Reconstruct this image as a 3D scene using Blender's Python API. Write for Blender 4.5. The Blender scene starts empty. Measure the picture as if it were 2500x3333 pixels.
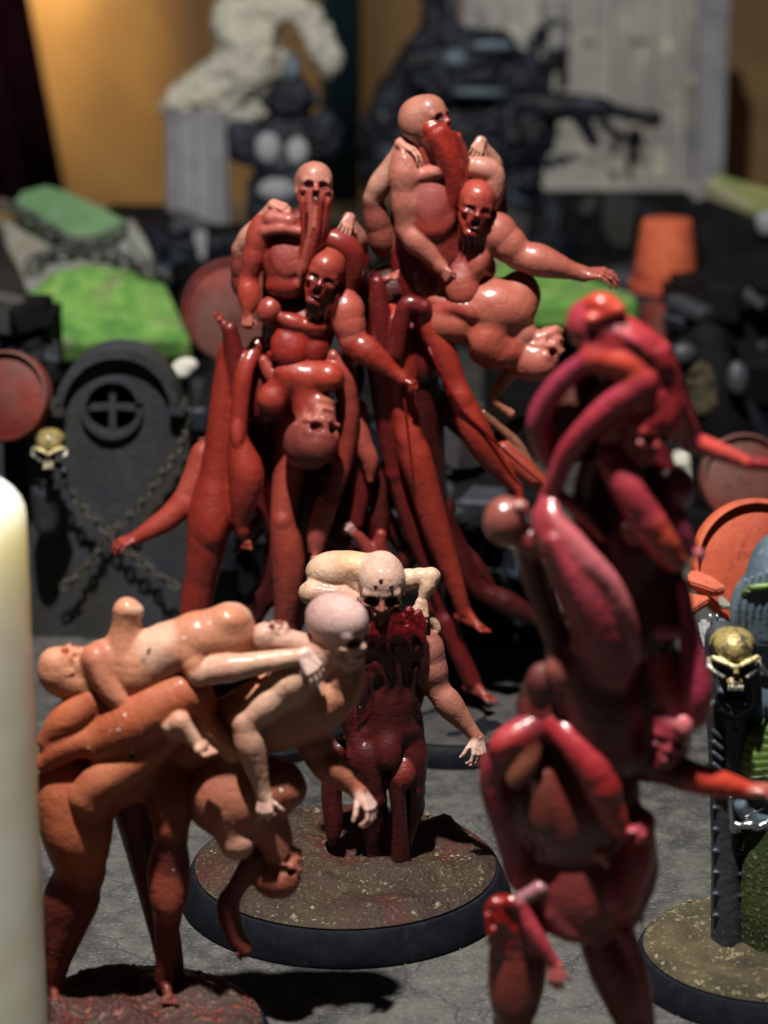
import bpy, bmesh, math, random
import numpy as np
from mathutils import Matrix, Vector, noise as mnoise

random.seed(7); np.random.seed(7)
scene = bpy.context.scene
scene.unit_settings.system = 'METRIC'
scene.unit_settings.scale_length = 0.1      # one unit is ten centimetres: these are small painted figurines on a table

# ------------------------------------------------------------------ camera
FPX = 8000.0                                # focal length in pixels of the 2500 x 3333 photograph
PITCH = math.radians(16.0)
CAM_H = 1.59
cam_data = bpy.data.cameras.new('camera')
cam = bpy.data.objects.new('camera', cam_data)
scene.collection.objects.link(cam)
cam.location = (0, 0, CAM_H)
cam.rotation_euler = (math.radians(90) - PITCH, 0, 0)
cam_data.sensor_fit = 'HORIZONTAL'
cam_data.sensor_width = 36.0
cam_data.lens = 36.0 * FPX / 2500.0
cam_data.clip_start = 0.05
cam_data.clip_end = 100
cam_data.dof.use_dof = True
cam_data.dof.focus_distance = 3.66
cam_data.dof.aperture_fstop = 2.9
scene.camera = cam

# ------------------------------------------------------------------ light of the room: one lamp overhead, a warm lamp by the back wall
world = bpy.data.worlds.new('World'); scene.world = world
world.use_nodes = True
world.node_tree.nodes['Background'].inputs[0].default_value = (0.62, 0.72, 0.9, 1)
world.node_tree.nodes['Background'].inputs[1].default_value = 0.010

def aim(o, target):
    d = Vector(target) - o.location
    o.rotation_euler = d.to_track_quat('-Z', 'Y').to_euler()

def area_lamp(name, loc, target, size, power, color, spread=180):
    l = bpy.data.lights.new(name, 'AREA'); l.shape = 'DISK'; l.size = size
    l.energy = power; l.color = color; l.spread = math.radians(spread)
    o = bpy.data.objects.new(name, l); scene.collection.objects.link(o)
    o.location = loc; aim(o, target)
    return o

area_lamp('ceiling_lamp', (-0.35, 2.2, 4.7), (0.0, 3.5, 0.6), 0.15, 520, (1.0, 0.96, 0.90))
area_lamp('wall_lamp', (-1.72, 9.86, 1.15), (-1.5, 10.25, .75), 0.2, 30, (1.0, 0.68, 0.32))

scene.view_settings.view_transform = 'Standard'
scene.view_settings.look = 'None'
scene.view_settings.gamma = 1.0
scene.view_settings.exposure = 0.0
scene.render.engine = 'CYCLES'
scene.cycles.use_denoising = True
scene.cycles.max_bounces = 6

# ------------------------------------------------------------------ pixel <-> place
CS, SN = math.cos(PITCH), math.sin(PITCH)
RGT = np.array([1.0, 0, 0]); FWD = np.array([0, CS, -SN]); UPV = np.array([0, SN, CS]); CAMP = np.array([0, 0, CAM_H])

def at(x, y, D):
    return CAMP + D * (FWD + RGT * (x - 1250.0) / FPX - UPV * (y - 1666.5) / FPX)

def depth_on(y, z=0.0):
    return (CAM_H - z) / (CS * (y - 1666.5) / FPX + SN)

def on_ground(x, y, z=0.0):
    return at(x, y, depth_on(y, z))

# ------------------------------------------------------------------ objects
def link(o):
    scene.collection.objects.link(o); return o

def thing(name, label, cat, loc, group=None):
    o = bpy.data.objects.new(name, None); link(o)
    o.location = loc; o.empty_display_size = 0.05
    o['label'] = label; o['category'] = cat; o['kind'] = 'thing'
    if group: o['group'] = group
    return o

def put(name, me, mat, parent=None, label=None, kind=None, cat=None, group=None):
    """a mesh built in world coordinates; its parent is a thing (Empty) or a part (mesh at the origin)"""
    o = bpy.data.objects.new(name, me); link(o)
    if mat is not None:
        me.materials.clear(); me.materials.append(mat)
    if parent is not None:
        o.parent = parent
        if parent.type == 'EMPTY':
            o.matrix_parent_inverse = Matrix.Translation(-Vector(parent.location))
    if label: o['label'] = label
    if kind: o['kind'] = kind
    if cat:
        o['category'] = cat
        if not kind: o['kind'] = 'thing'
    if group: o['group'] = group
    return o

def mesh_np(name, V, F, smooth=True, col=None):
    V = np.asarray(V, np.float32); F = np.asarray(F, np.int32)
    me = bpy.data.meshes.new(name)
    n, m, k = len(V), len(F), F.shape[1]
    me.vertices.add(n); me.vertices.foreach_set('co', V.ravel())
    me.loops.add(m * k); me.loops.foreach_set('vertex_index', F.ravel())
    me.polygons.add(m); me.polygons.foreach_set('loop_start', np.arange(0, m * k, k, dtype=np.int32))
    me.polygons.foreach_set('loop_total', np.full(m, k, np.int32))
    me.polygons.foreach_set('use_smooth', np.full(m, smooth, bool))
    if col is not None:
        a = me.color_attributes.new('paint', 'FLOAT_COLOR', 'POINT')
        a.data.foreach_set('color', np.asarray(col, np.float32).ravel())
    me.update(calc_edges=True); me.validate()
    return me

# ------------------------------------------------------------------ soft sculpting: a signed distance field of limbs and muscles, meshed by surface nets
def V3(p): return np.array(p, float)
def nrm(v):
    v = V3(v); return v / (np.linalg.norm(v) + 1e-9)

def vnoise(P, seed=0):
    i = np.floor(P).astype(np.int64); f = P - i; u = f * f * (3 - 2 * f)
    def hsh(a, b_, c):
        h = (a * 374761393 + b_ * 668265263 + c * 2147483647 + seed * 1274126177) & 0xffffffff
        h = ((h ^ (h >> 13)) * 1274126177) & 0xffffffff
        return ((h ^ (h >> 16)) & 0xffff) / 65535.0
    r = 0
    for dx in (0, 1):
        for dy in (0, 1):
            for dz in (0, 1):
                w = (u[:, 0] if dx else 1 - u[:, 0]) * (u[:, 1] if dy else 1 - u[:, 1]) * (u[:, 2] if dz else 1 - u[:, 2])
                r = r + w * hsh(i[:, 0] + dx, i[:, 1] + dy, i[:, 2] + dz)
    return r

def smooth_path(pts, m=6):
    pts = [V3(p) for p in pts]; out = []
    P_ = [2 * pts[0] - pts[1]] + pts + [2 * pts[-1] - pts[-2]]
    for i in range(1, len(P_) - 2):
        for s in range(m):
            t_ = s / m
            a, b_, c, d = P_[i - 1], P_[i], P_[i + 1], P_[i + 2]
            out.append(.5 * ((2 * b_) + (c - a) * t_ + (2 * a - 5 * b_ + 4 * c - d) * t_ ** 2 + (3 * b_ - a - 3 * c + d) * t_ ** 3))
    out.append(pts[-1]); return out

class Sculpt:
    """coordinates: x right, y down, z away, in photo pixels at depth D0 (a similarity of the world)"""
    def __init__(self, D0, y0, vox=3.2, k=8.0, lean=0.287):
        self.D0 = D0; self.y0 = y0; self.lean = lean; self.vox = vox; self.k = k; self.prims = []; self.amp = 0.38; self.gain = 1.0; self.fat = 1.0
        self.col = (0.5, 0.05, 0.04); self.gl = 0.4
    def P(self, p):
        x, y, z = p
        z = z + self.lean * (y - self.y0)       # upright in the world although the camera looks down
        w = 1 + z / FPX
        return np.array([(x - 1250.0) * w, (y - 1666.5) * w, z])
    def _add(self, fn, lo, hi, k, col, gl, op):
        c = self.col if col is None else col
        sat = max(0.0, 1 - c[1] / max(c[0], 1e-4)); dk = 1 - .5 * sat * sat        # redder colours are darkened more, deepening their shadowed side in the paint
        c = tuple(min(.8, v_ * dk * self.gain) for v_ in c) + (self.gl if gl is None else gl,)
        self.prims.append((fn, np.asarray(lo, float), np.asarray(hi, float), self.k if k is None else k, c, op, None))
    # ---- raw (already local) primitives
    def rcl(self, a, b, r1, r2, k=None, col=None, gl=None, op='u', flat=None):
        a = V3(a); b = V3(b)
        if op == 'u' and max(r1, r2) > 14: r1, r2 = r1 * self.fat, r2 * self.fat
        R = max(r1, r2)
        ba = b - a; bb = float(ba @ ba) + 1e-9
        if flat is not None:
            n = nrm(flat[0]); s = flat[1]
        def fn(X, Y, Z):
            px, py, pz = X - a[0], Y - a[1], Z - a[2]
            h = np.clip((px * ba[0] + py * ba[1] + pz * ba[2]) / bb, 0, 1)
            qx, qy, qz = px - ba[0] * h, py - ba[1] * h, pz - ba[2] * h
            d2 = qx * qx + qy * qy + qz * qz
            if flat is not None:
                c = qx * n[0] + qy * n[1] + qz * n[2]
                d2 = d2 + c * c * (1 / (s * s) - 1)
                return (np.sqrt(d2) - (r1 + (r2 - r1) * h)) * max(s, 0.55)
            return np.sqrt(d2) - (r1 + (r2 - r1) * h)
        self._add(fn, np.minimum(a, b) - R, np.maximum(a, b) + R, k, col, gl, op)
    def elll(self, c, rad, fr=None, k=None, col=None, gl=None, op='u'):
        c = V3(c); rad = V3(rad) * (self.fat if op == 'u' and max(rad) > 30 else 1.0)
        fr = np.eye(3) if fr is None else np.array([nrm(f) for f in fr])
        ext = np.sqrt(((fr * rad[:, None]) ** 2).sum(0))
        def fn(X, Y, Z):
            px, py, pz = X - c[0], Y - c[1], Z - c[2]
            s = 0; g = 0
            for i in range(3):
                q = (px * fr[i, 0] + py * fr[i, 1] + pz * fr[i, 2]) / rad[i]
                s = s + q * q; g = g + (q / rad[i]) ** 2
            s = np.sqrt(s); g = np.sqrt(g)
            return s * (s - 1) / np.maximum(g, 1e-6)
        self._add(fn, c - ext, c + ext, k, col, gl, op)
    # ---- by photo pixel
    def rc(self, a, b, r1, r2=None, **kw):
        self.rcl(self.P(a), self.P(b), r1, r1 if r2 is None else r2, **kw)
    def tube(self, pts, rads, k=None, col=None, gl=None, op='u', flat=None):
        """a limb of changing girth: the nearest of its segments, joined to the rest as one form"""
        if len(pts) > 2:                     # girth changes without kinks
            q4 = smooth_path([np.append(V3(a_), r_) for a_, r_ in zip(pts, rads)], 8)
            pts = [a_[:3] for a_ in q4]; rads = [max(1.0, a_[3]) for a_ in q4]
        keep, self.prims = self.prims, []
        for i in range(len(pts) - 1): self.rcl(pts[i], pts[i + 1], rads[i], rads[i + 1], k=k, col=col, gl=gl, flat=flat)
        subs, self.prims = self.prims, keep
        lo = np.min([s_[1] for s_ in subs], 0); hi = np.max([s_[2] for s_ in subs], 0)
        def fn(X, Y, Z, subs=subs):
            d = 50.0
            for s_ in subs: d = np.minimum(d, s_[0](X, Y, Z))
            return d
        self.prims.append((fn, lo, hi, subs[0][3], subs[0][4], op, [(s_[0], s_[1], s_[2]) for s_ in subs]))
    def chain(self, pts, rads, m=3, **kw):
        P_ = [self.P(p_) for p_ in pts]
        self.tube(P_, rads, **kw)
    def ell(self, c, rad, fr=None, **kw):
        self.elll(self.P(c), rad, fr, **kw)
    # ---- meshing
    def build(self, name):
        v = self.vox
        adds = [p for p in self.prims if p[5] == 'u']
        lo = np.min([p[1] for p in adds], 0) - 3 * v
        hi = np.max([p[2] for p in adds], 0) + 3 * v
        n = np.ceil((hi - lo) / v).astype(int) + 1
        ax = [lo[i] + v * np.arange(n[i]) for i in range(3)]
        S = np.full(n, 50.0, np.float32)
        for fn, l, h, k, c, op, subs in self.prims:
            m = (k + 2.5 * v) if op == 'u' else k + v
            i0 = np.clip(np.floor((l - m - lo) / v).astype(int), 0, n - 1)
            i1 = np.clip(np.ceil((h + m - lo) / v).astype(int) + 1, 1, n)
            if np.any(i1 <= i0): continue
            X = ax[0][i0[0]:i1[0]].astype(np.float32)[:, None, None]
            Y = ax[1][i0[1]:i1[1]].astype(np.float32)[None, :, None]
            Z = ax[2][i0[2]:i1[2]].astype(np.float32)[None, None, :]
            if subs is None: d = fn(X, Y, Z)
            else:
                d = np.full((X.shape[0], Y.shape[1], Z.shape[2]), 50.0, np.float32)
                for f_, l_, h_ in subs:
                    j0 = np.clip(np.floor((l_ - m - lo) / v).astype(int) - i0, 0, i1 - i0)
                    j1 = np.clip(np.ceil((h_ + m - lo) / v).astype(int) + 1 - i0, 0, i1 - i0)
                    if np.any(j1 <= j0): continue
                    q = tuple(slice(j0[j], j1[j]) for j in range(3))
                    d[q] = np.minimum(d[q], f_(X[q[0]], Y[:, q[1]], Z[:, :, q[2]]))
            sl = tuple(slice(i0[j], i1[j]) for j in range(3))
            A = S[sl]
            if op == 'u':
                t = np.clip(0.5 + 0.5 * (A - d) / k, 0, 1)
                S[sl] = A + (d - A) * t - k * t * (1 - t)
            else:
                d = -d
                t = np.clip(0.5 - 0.5 * (A - d) / k, 0, 1)
                S[sl] = A + (d - A) * t + k * t * (1 - t)
        ins = S < 0
        cnt = np.zeros(n - 1, np.int8)
        for dx in (0, 1):
            for dy in (0, 1):
                for dz in (0, 1):
                    cnt += ins[dx:n[0] - 1 + dx, dy:n[1] - 1 + dy, dz:n[2] - 1 + dz]
        act = np.argwhere((cnt > 0) & (cnt < 8))
        idx = np.full(n - 1, -1, np.int32)
        idx[act[:, 0], act[:, 1], act[:, 2]] = np.arange(len(act))
        cor = [(dx, dy, dz) for dx in (0, 1) for dy in (0, 1) for dz in (0, 1)]
        val = {c: S[act[:, 0] + c[0], act[:, 1] + c[1], act[:, 2] + c[2]] for c in cor}
        acc = np.zeros((len(act), 3)); num = np.zeros(len(act))
        for c in cor:
            for a in range(3):
                if c[a] == 0:
                    e = list(c); e[a] = 1; e = tuple(e)
                    f0, f1 = val[c], val[e]
                    cr = (f0 < 0) != (f1 < 0)
                    t = np.where(cr, f0 / np.where(cr, f0 - f1, 1), 0)
                    pt = np.tile(np.array(c, float), (len(act), 1)); pt[:, a] = t
                    acc += pt * cr[:, None]; num += cr
        L = lo + v * (act + acc / num[:, None])
        quads = []
        for a in range(3):
            b_, c_ = (a + 1) % 3, (a + 2) % 3
            s0 = [slice(None)] * 3; s1 = [slice(None)] * 3
            s0[a] = slice(0, n[a] - 1); s1[a] = slice(1, n[a])
            i0, i1 = ins[tuple(s0)], ins[tuple(s1)]
            e = np.argwhere(i0 != i1)
            ok = (e[:, b_] > 0) & (e[:, c_] > 0) & (e[:, b_] < n[b_] - 1) & (e[:, c_] < n[c_] - 1)
            e = e[ok]
            flip = i0[e[:, 0], e[:, 1], e[:, 2]]
            q = []
            for ob, oc in ((-1, -1), (0, -1), (0, 0), (-1, 0)):
                t = e.copy(); t[:, b_] += ob; t[:, c_] += oc
                q.append(idx[t[:, 0], t[:, 1], t[:, 2]])
            q = np.stack(q, 1)
            q[~flip] = q[~flip][:, ::-1]
            quads.append(q)
        F = np.concatenate(quads)
        # paint: every muscle carries the colour it was painted in, blended where they meet
        W = np.full(len(L), 1e-6); C = np.zeros((len(L), 4)); C += np.array(self.prims[0][4]) * 1e-6
        for fn, l, h, k, c, op, subs in self.prims:
            m = 14.0
            sel = np.all((L > l - m) & (L < h + m), axis=1).nonzero()[0]
            if not len(sel): continue
            d = fn(L[sel, 0], L[sel, 1], L[sel, 2])
            if op == 'u':
                w = 1.0 / (np.maximum(d, 0) + 1.5) ** 3
            else:
                if c[3] < 0: continue
                w = np.where(np.abs(d) < 5, 2.0, 0)
            W[sel] += w; C[sel] += w[:, None] * np.array(c)
        C /= W[:, None]
        # hand-sculpted unevenness: soft lumps and shallow creases
        if self.amp:
            fn_ = np.cross(L[F[:, 2]] - L[F[:, 0]], L[F[:, 3]] - L[F[:, 1]])
            N = np.zeros_like(L)
            for j in range(4):
                for a in range(3): N[:, a] += np.bincount(F[:, j], fn_[:, a], len(L))
            N /= np.linalg.norm(N, axis=1)[:, None] + 1e-9
            cr = 1 - np.abs(2 * vnoise(L / 34.0, 5) - 1)
            d = 2.4 * (vnoise(L / 46.0, 1) - .5) * 2 + 1.0 * (vnoise(L / 17.0, 2) - .5) * 2 - 1.8 * np.clip(cr - .72, 0, 1) / .28
            L = L + N * (d * self.amp)[:, None]
        sc = self.D0 / FPX
        Wd = CAMP + sc * (L[:, :1] * RGT - L[:, 1:2] * UPV + (L[:, 2:3] + FPX) * FWD)
        return mesh_np(name, Wd, F, True, C)

def rot(v, ax, ang):
    v = V3(v); ax = nrm(ax)
    return v * math.cos(ang) + np.cross(ax, v) * math.sin(ang) + ax * (ax @ v) * (1 - math.cos(ang))

# ---- anatomy -------------------------------------------------------
def hand(b, W, d, n, L, side=1, curl=0.5, spread=0.12, col=None, thumb=0.7, local=False, curls=None, gl=None, cut=None, wr=None):
    """W wrist, d towards the fingers, n out of the back of the hand, side: where the thumb is"""
    W = V3(W) if local else b.P(W)
    d = nrm(d); n = V3(n); n = nrm(n - d * (n @ d)); s = np.cross(n, d)
    if wr is None: wr = 0.12 * L
    kw = dict(col=col, gl=gl)
    pal = 0.44 * L
    lens = [0.40, 0.46, 0.43, 0.34]
    for i in range(4):
        o = (i - 1.5) * side * -1
        K = W + d * pal * (1.0 - 0.03 * (i - 1) ** 2) + s * o * 0.118 * L + n * 0.02 * L
        b.rcl(W + s * o * 0.045 * L, K, wr * 0.75, 0.066 * L, k=0.05 * L, **kw)
        c = curl if curls is None else curls[i]
        dd = nrm(d + s * o * spread); p = K; a = 0.0
        fr = 0.054 * L if i < 3 else 0.047 * L
        segs = [(0.46, c * 1.0), (0.31, c * 1.15), (0.25, c * 0.8)]
        if cut: segs = segs[:cut]
        for j, (f, t) in enumerate(segs):
            a += t
            dj = rot(dd, np.cross(dd, -n), a)
            q = p + dj * lens[i] * f * L * 1.08
            b.rcl(p, q, fr * (1 - 0.08 * j), fr * (1 - 0.08 * (j + 1)), k=max(1.5, 0.012 * L), **kw)
            p = q
    # thumb leaves the side of the palm near its base
    T0 = W + d * 0.08 * L + s * side * 0.10 * L - n * 0.03 * L
    td = nrm(d * 0.75 + s * side * thumb - n * 0.35)
    T1 = T0 + td * 0.26 * L
    td2 = nrm(td + d * 0.3 - n * 0.35)
    T2 = T1 + td2 * 0.17 * L
    T3 = T2 + nrm(td2 - n * 0.5) * 0.12 * L
    b.rcl(T0, T1, 0.085 * L, 0.06 * L, k=0.04 * L, **kw)
    b.rcl(T1, T2, 0.058 * L, 0.052 * L, k=0.02 * L, **kw)
    b.rcl(T2, T3, 0.052 * L, 0.042 * L, k=0.015 * L, **kw)

def arm(b, S, E, W, r, col=None, col2=None, gl=None, front=(0, 0, -1), k=None):
    S, E, W = b.P(S), b.P(E), b.P(W)
    col2 = col if col2 is None else col2
    u, w = E - S, W - E
    lu, lw = np.linalg.norm(u), np.linalg.norm(w)
    k = r * 0.4 if k is None else k
    f = V3(front); fu = nrm(f - nrm(u) * (f @ nrm(u))); fw = nrm(f - nrm(w) * (f @ nrm(w)))
    at_ = lambda t_, o, a, d, n_: a + d * t_ + n_ * r * o
    b.tube([at_(t_, o, S, u, fu) for t_, o in ((0, 0), (.18, .06), (.4, .05), (.6, .08), (.8, .04), (1, 0))], [r * x for x in (.88, 1.0, .90, .90, .78, .68)], col=col, gl=gl, k=k)
    b.tube([at_(t_, o, E, w, fw) for t_, o in ((0, 0), (.14, .05), (.3, .08), (.55, .03), (.8, 0), (1, 0))], [r * x for x in (.66, .76, .80, .64, .46, .40)], col=col2, gl=gl, k=k * .7)
    b.elll(S + u * .58 + fu * r * .36, (lu * .26, r * .52, r * .56), [u, fu, np.cross(u, fu)], col=col, gl=gl, k=k * .6)
    b.elll(E + w * .28 + np.cross(nrm(w), fw) * r * .28, (lw * .26, r * .56, r * .50), [w, fw, np.cross(w, fw)], col=col2, gl=gl, k=k * .5)
    b.elll(E - fu * r * .38, (r * .34,) * 3, None, col=col, gl=gl, k=k * .5)

def leg(b, H, K, A, r, col=None, col2=None, gl=None, front=(0, 0, -1), k=None):
    H, K, A = b.P(H), b.P(K), b.P(A)
    col2 = col if col2 is None else col2
    u, w = K - H, A - K
    lu, lw = np.linalg.norm(u), np.linalg.norm(w)
    f = V3(front)
    fu = nrm(f - nrm(u) * (f @ nrm(u))); fw = nrm(f - nrm(w) * (f @ nrm(w)))
    su, sw = np.cross(nrm(u), fu), np.cross(nrm(w), fw)
    k = r * 0.36 if k is None else k
    b.tube([H + u * t_ + fu * r * o for t_, o in ((0, 0), (.2, .06), (.45, .12), (.7, .08), (.88, .03), (1, 0))], [r * x for x in (.95, 1.0, .96, .82, .68, .64)], col=col, gl=gl, k=k)
    b.tube([K + w * t_ + fw * r * o for t_, o in ((0, 0), (.14, -.06), (.30, -.14), (.5, -.10), (.75, 0), (1, 0))], [r * x for x in (.62, .68, .74, .62, .44, .37)], col=col2, gl=gl, k=k * .7)
    for s_ in (-1, 1):
        b.elll(H + u * .76 + su * s_ * r * .36 + fu * r * .16, (lu * .15, r * .34, r * .32), [u, fu, su], col=col, gl=gl, k=k * .6)
        b.elll(K + w * .27 + sw * s_ * r * .26 - fw * r * .2, (lw * .20, r * .5, r * .46), [w, fw, sw], col=col2, gl=gl, k=k * .5)
        b.elll(A + sw * s_ * r * .26, (r * .18,) * 3, None, col=col2, gl=gl, k=k * .3)
    b.elll(K + fu * r * .42, (r * .34, r * .24, r * .32), [u, fu, su], col=col, gl=gl, k=k * .45)
    b.tube([K + fw * r * .36 + w * .06, K + w * .5 + fw * r * .34, A + fw * r * .16], [r * .22, r * .22, r * .18], col=col2, gl=gl, k=k * .5)

def foot(b, A, d, up, L, col=None, gl=None, toes=True):
    A = b.P(A); d = nrm(d); up = V3(up); up = nrm(up - d * (up @ d)); s = np.cross(d, up)
    hl = A - up * 0.16 * L - d * 0.12 * L
    b.rcl(A, hl, 0.13 * L, 0.135 * L, k=0.08 * L, col=col, gl=gl)
    ball = A + d * 0.52 * L - up * 0.23 * L
    b.rcl(A + up * 0.02 * L, ball, 0.14 * L, 0.085 * L, k=0.08 * L, col=col, gl=gl)
    b.rcl(ball - s * 0.12 * L, ball + s * 0.12 * L, 0.08 * L, 0.075 * L, k=0.06 * L, col=col, gl=gl)
    b.rcl(hl, ball, 0.11 * L, 0.08 * L, k=0.06 * L, col=col, gl=gl)
    if toes:
        for i in range(5):
            o = (i - 2) * 0.075 * L
            t0 = ball + s * o + d * 0.02 * L - up * 0.01 * L
            ln = (0.22 - 0.025 * i) * L
            b.rcl(t0, t0 + d * ln - up * 0.03 * L, (0.052 if i == 0 else 0.038) * L, (0.048 if i == 0 else 0.034) * L, k=0.015 * L, col=col, gl=gl)

def head(b, c, up, fwd, H, col, face=None, sock=None, mouth='shut', jaw=1.0, ears=True, gl=None, deep=True, lip=None):
    c = b.P(c); f = nrm(fwd); u = V3(up); u = nrm(u - f * (u @ f)); r = np.cross(f, u)
    face = col if face is None else face; sock = face if sock is None else sock; lip = face if lip is None else lip
    fr = [r, u, f]
    q = lambda x, y, z: c + H * (r * x + u * y + f * z)
    E = lambda p, rad, cc, k=0.06, op='u': b.elll(q(*p), [H * t for t in rad], fr, k=k * H, col=cc, gl=gl, op=op)
    C = lambda p, p2, r1, r2, cc, k=0.05, op='u': b.rcl(q(*p), q(*p2), r1 * H, r2 * H, k=k * H, col=cc, gl=gl, op=op)
    E((0, .15, -.08), (.345, .36, .43), col)
    E((0, .17, .12), (.30, .28, .26), col)
    E((0, -.12, .12), (.255, .34, .25), face, .1)
    C((-.20, .055, .27), (.20, .055, .27), .07, .07, col, .06)
    E((0, .07, .33), (.12, .05, .05), col, .05)
    for s in (-1, 1):
        E((s * .14, -.035, .36), (.085, .062, .13) if deep else (.08, .045, .10), sock, .04, 's')
        if not deep: b.elll(q(s * .135, -.045, .275), (H * .055, H * .038, H * .04), fr, k=.03 * H, col=face, gl=.2)
        else: b.elll(q(s * .135, -.04, .34), (H * .07, H * .045, H * .12), fr, k=.015 * H, col=sock, gl=.02, op='s')
        E((s * .205, -.12, .235), (.085, .055, .10), face, .05)
        C((s * .215, -.12, .20), (s * .28, -.06, -.02), .045, .04, face, .05)
        E((s * .215, -.25, .24), (.04, .08, .07), face, .07, 's')
        C((s * .22, -.20, .02), (s * .09, -.44 * jaw, .22), .075, .065, face, .07)
        if ears:
            E((s * .335, -.045, -.02), (.03, .095, .06), col, .03)
            E((s * .36, -.04, .0), (.02, .055, .03), col, .02, 's')
    C((0, .02, .335), (0, -.14, .405), .032, .052, face, .04)
    for s in (-1, 1):
        E((s * .05, -.15, .36), (.035, .03, .04), face, .03)
        E((s * .028, -.178, .41), (.014, .014, .02), sock, .01, 's')
    E((0, -.27, .28), (.13, .085, .075), face, .05)
    E((0, -.43 * jaw, .255), (.085, .06, .06), face, .06)
    if mouth == 'shut':
        C((-.085, -.262, .345), (.085, -.262, .345), .022, .022, lip, .02)
        C((-.07, -.305, .34), (.07, -.305, .34), .024, .024, lip, .02)
        C((-.09, -.283, .375), (.09, -.283, .375), .012, .012, sock, .012, 's')
    elif mouth == 'open':
        E((0, -.30, .36), (.085, .075, .12), sock, .03, 's')
        for k_ in range(10):
            a = k_ / 10 * 2 * math.pi
            E((.10 * math.cos(a), -.30 + .09 * math.sin(a), .33), (.03, .03, .03), lip, .02)
        E((0, -.30, .38), (.07, .06, .12), sock, .02, 's')
    elif mouth == 'hole':
        E((0, -.25, .36), (.052, .062, .16), (.03, .004, .004), .02, 's')
    return q

def torso(b, Pv, Ch, side, front, wp, wc, dp, dc, col, col2=None, gl=None, male=True, k=None, ribs=False, abs_=False):
    """Pv pelvis centre, Ch chest centre (pixel points); widths/depths are half sizes"""
    Pp, Cc = b.P(Pv), b.P(Ch)
    ax = nrm(Cc - Pp); f = V3(front); f = nrm(f - ax * (f @ ax)); s = V3(side); s = nrm(s - ax * (s @ ax) - f * (s @ f))
    L = np.linalg.norm(Cc - Pp); col2 = col if col2 is None else col2
    k = 0.25 * dc if k is None else k
    fr = [s, ax, f]
    b.elll(Cc, (wc, L * 0.42, dc), fr, col=col, gl=gl, k=k)
    b.elll(Cc + ax * L * 0.22, (wc * 0.9, L * 0.26, dc * 0.75), fr, col=col, gl=gl, k=k)
    b.elll(Pp, (wp, L * 0.30, dp), fr, col=col2, gl=gl, k=k)
    b.rcl(Pp, Cc, wp * 0.72, wc * 0.70, flat=(f, dc / wc * 1.05), col=col2, gl=gl, k=k)
    if male:
        for q in (-1, 1):
            b.elll(Cc + ax * L * 0.13 + s * q * wc * 0.45 + f * dc * 0.72, (wc * 0.46, L * 0.17, dc * 0.34), fr, col=col, gl=gl, k=k * 0.3)
            b.rcl(Cc + ax * L * 0.36 + s * q * wc * 0.12 + f * dc * 0.6, Cc + ax * L * 0.40 + s * q * wc * 0.9 + f * dc * 0.3, dc * 0.10, dc * 0.10, col=col, gl=gl, k=k * 0.4)
            b.elll(Cc + ax * L * 0.1 + s * q * wc * 0.45 - f * dc * 0.75, (wc * 0.42, L * 0.22, dc * 0.28), fr, col=col, gl=gl, k=k * 0.4)
    for i in range(3 if abs_ else 0):
        for q in (-1, 1):
            b.elll(Cc - ax * L * (0.22 + 0.2 * i) + s * q * wc * 0.22 + f * dc * (0.84 - 0.1 * i), (wc * 0.21, L * 0.095, dc * 0.16), fr, col=col2, gl=gl, k=k * 0.25)
    if ribs:
        for i in range(4):
            for q in (-1, 1):
                a = Cc - ax * L * (0.02 + 0.11 * i) + s * q * wc * 0.97 - f * dc * 0.05
                e = Cc - ax * L * (0.16 + 0.12 * i) + s * q * wc * 0.52 + f * dc * 0.80
                b.rcl(a, e, dc * 0.07, dc * 0.055, col=col, gl=gl, k=dc * 0.12)
    # spine groove on the back
    b.rcl(Pp - f * dp * 1.04, Cc - f * dc * 1.04, dc * 0.10, dc * 0.10, col=col, gl=-1, k=dc * 0.25, op='s')
    return Pp, Cc, ax, s, f

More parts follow.
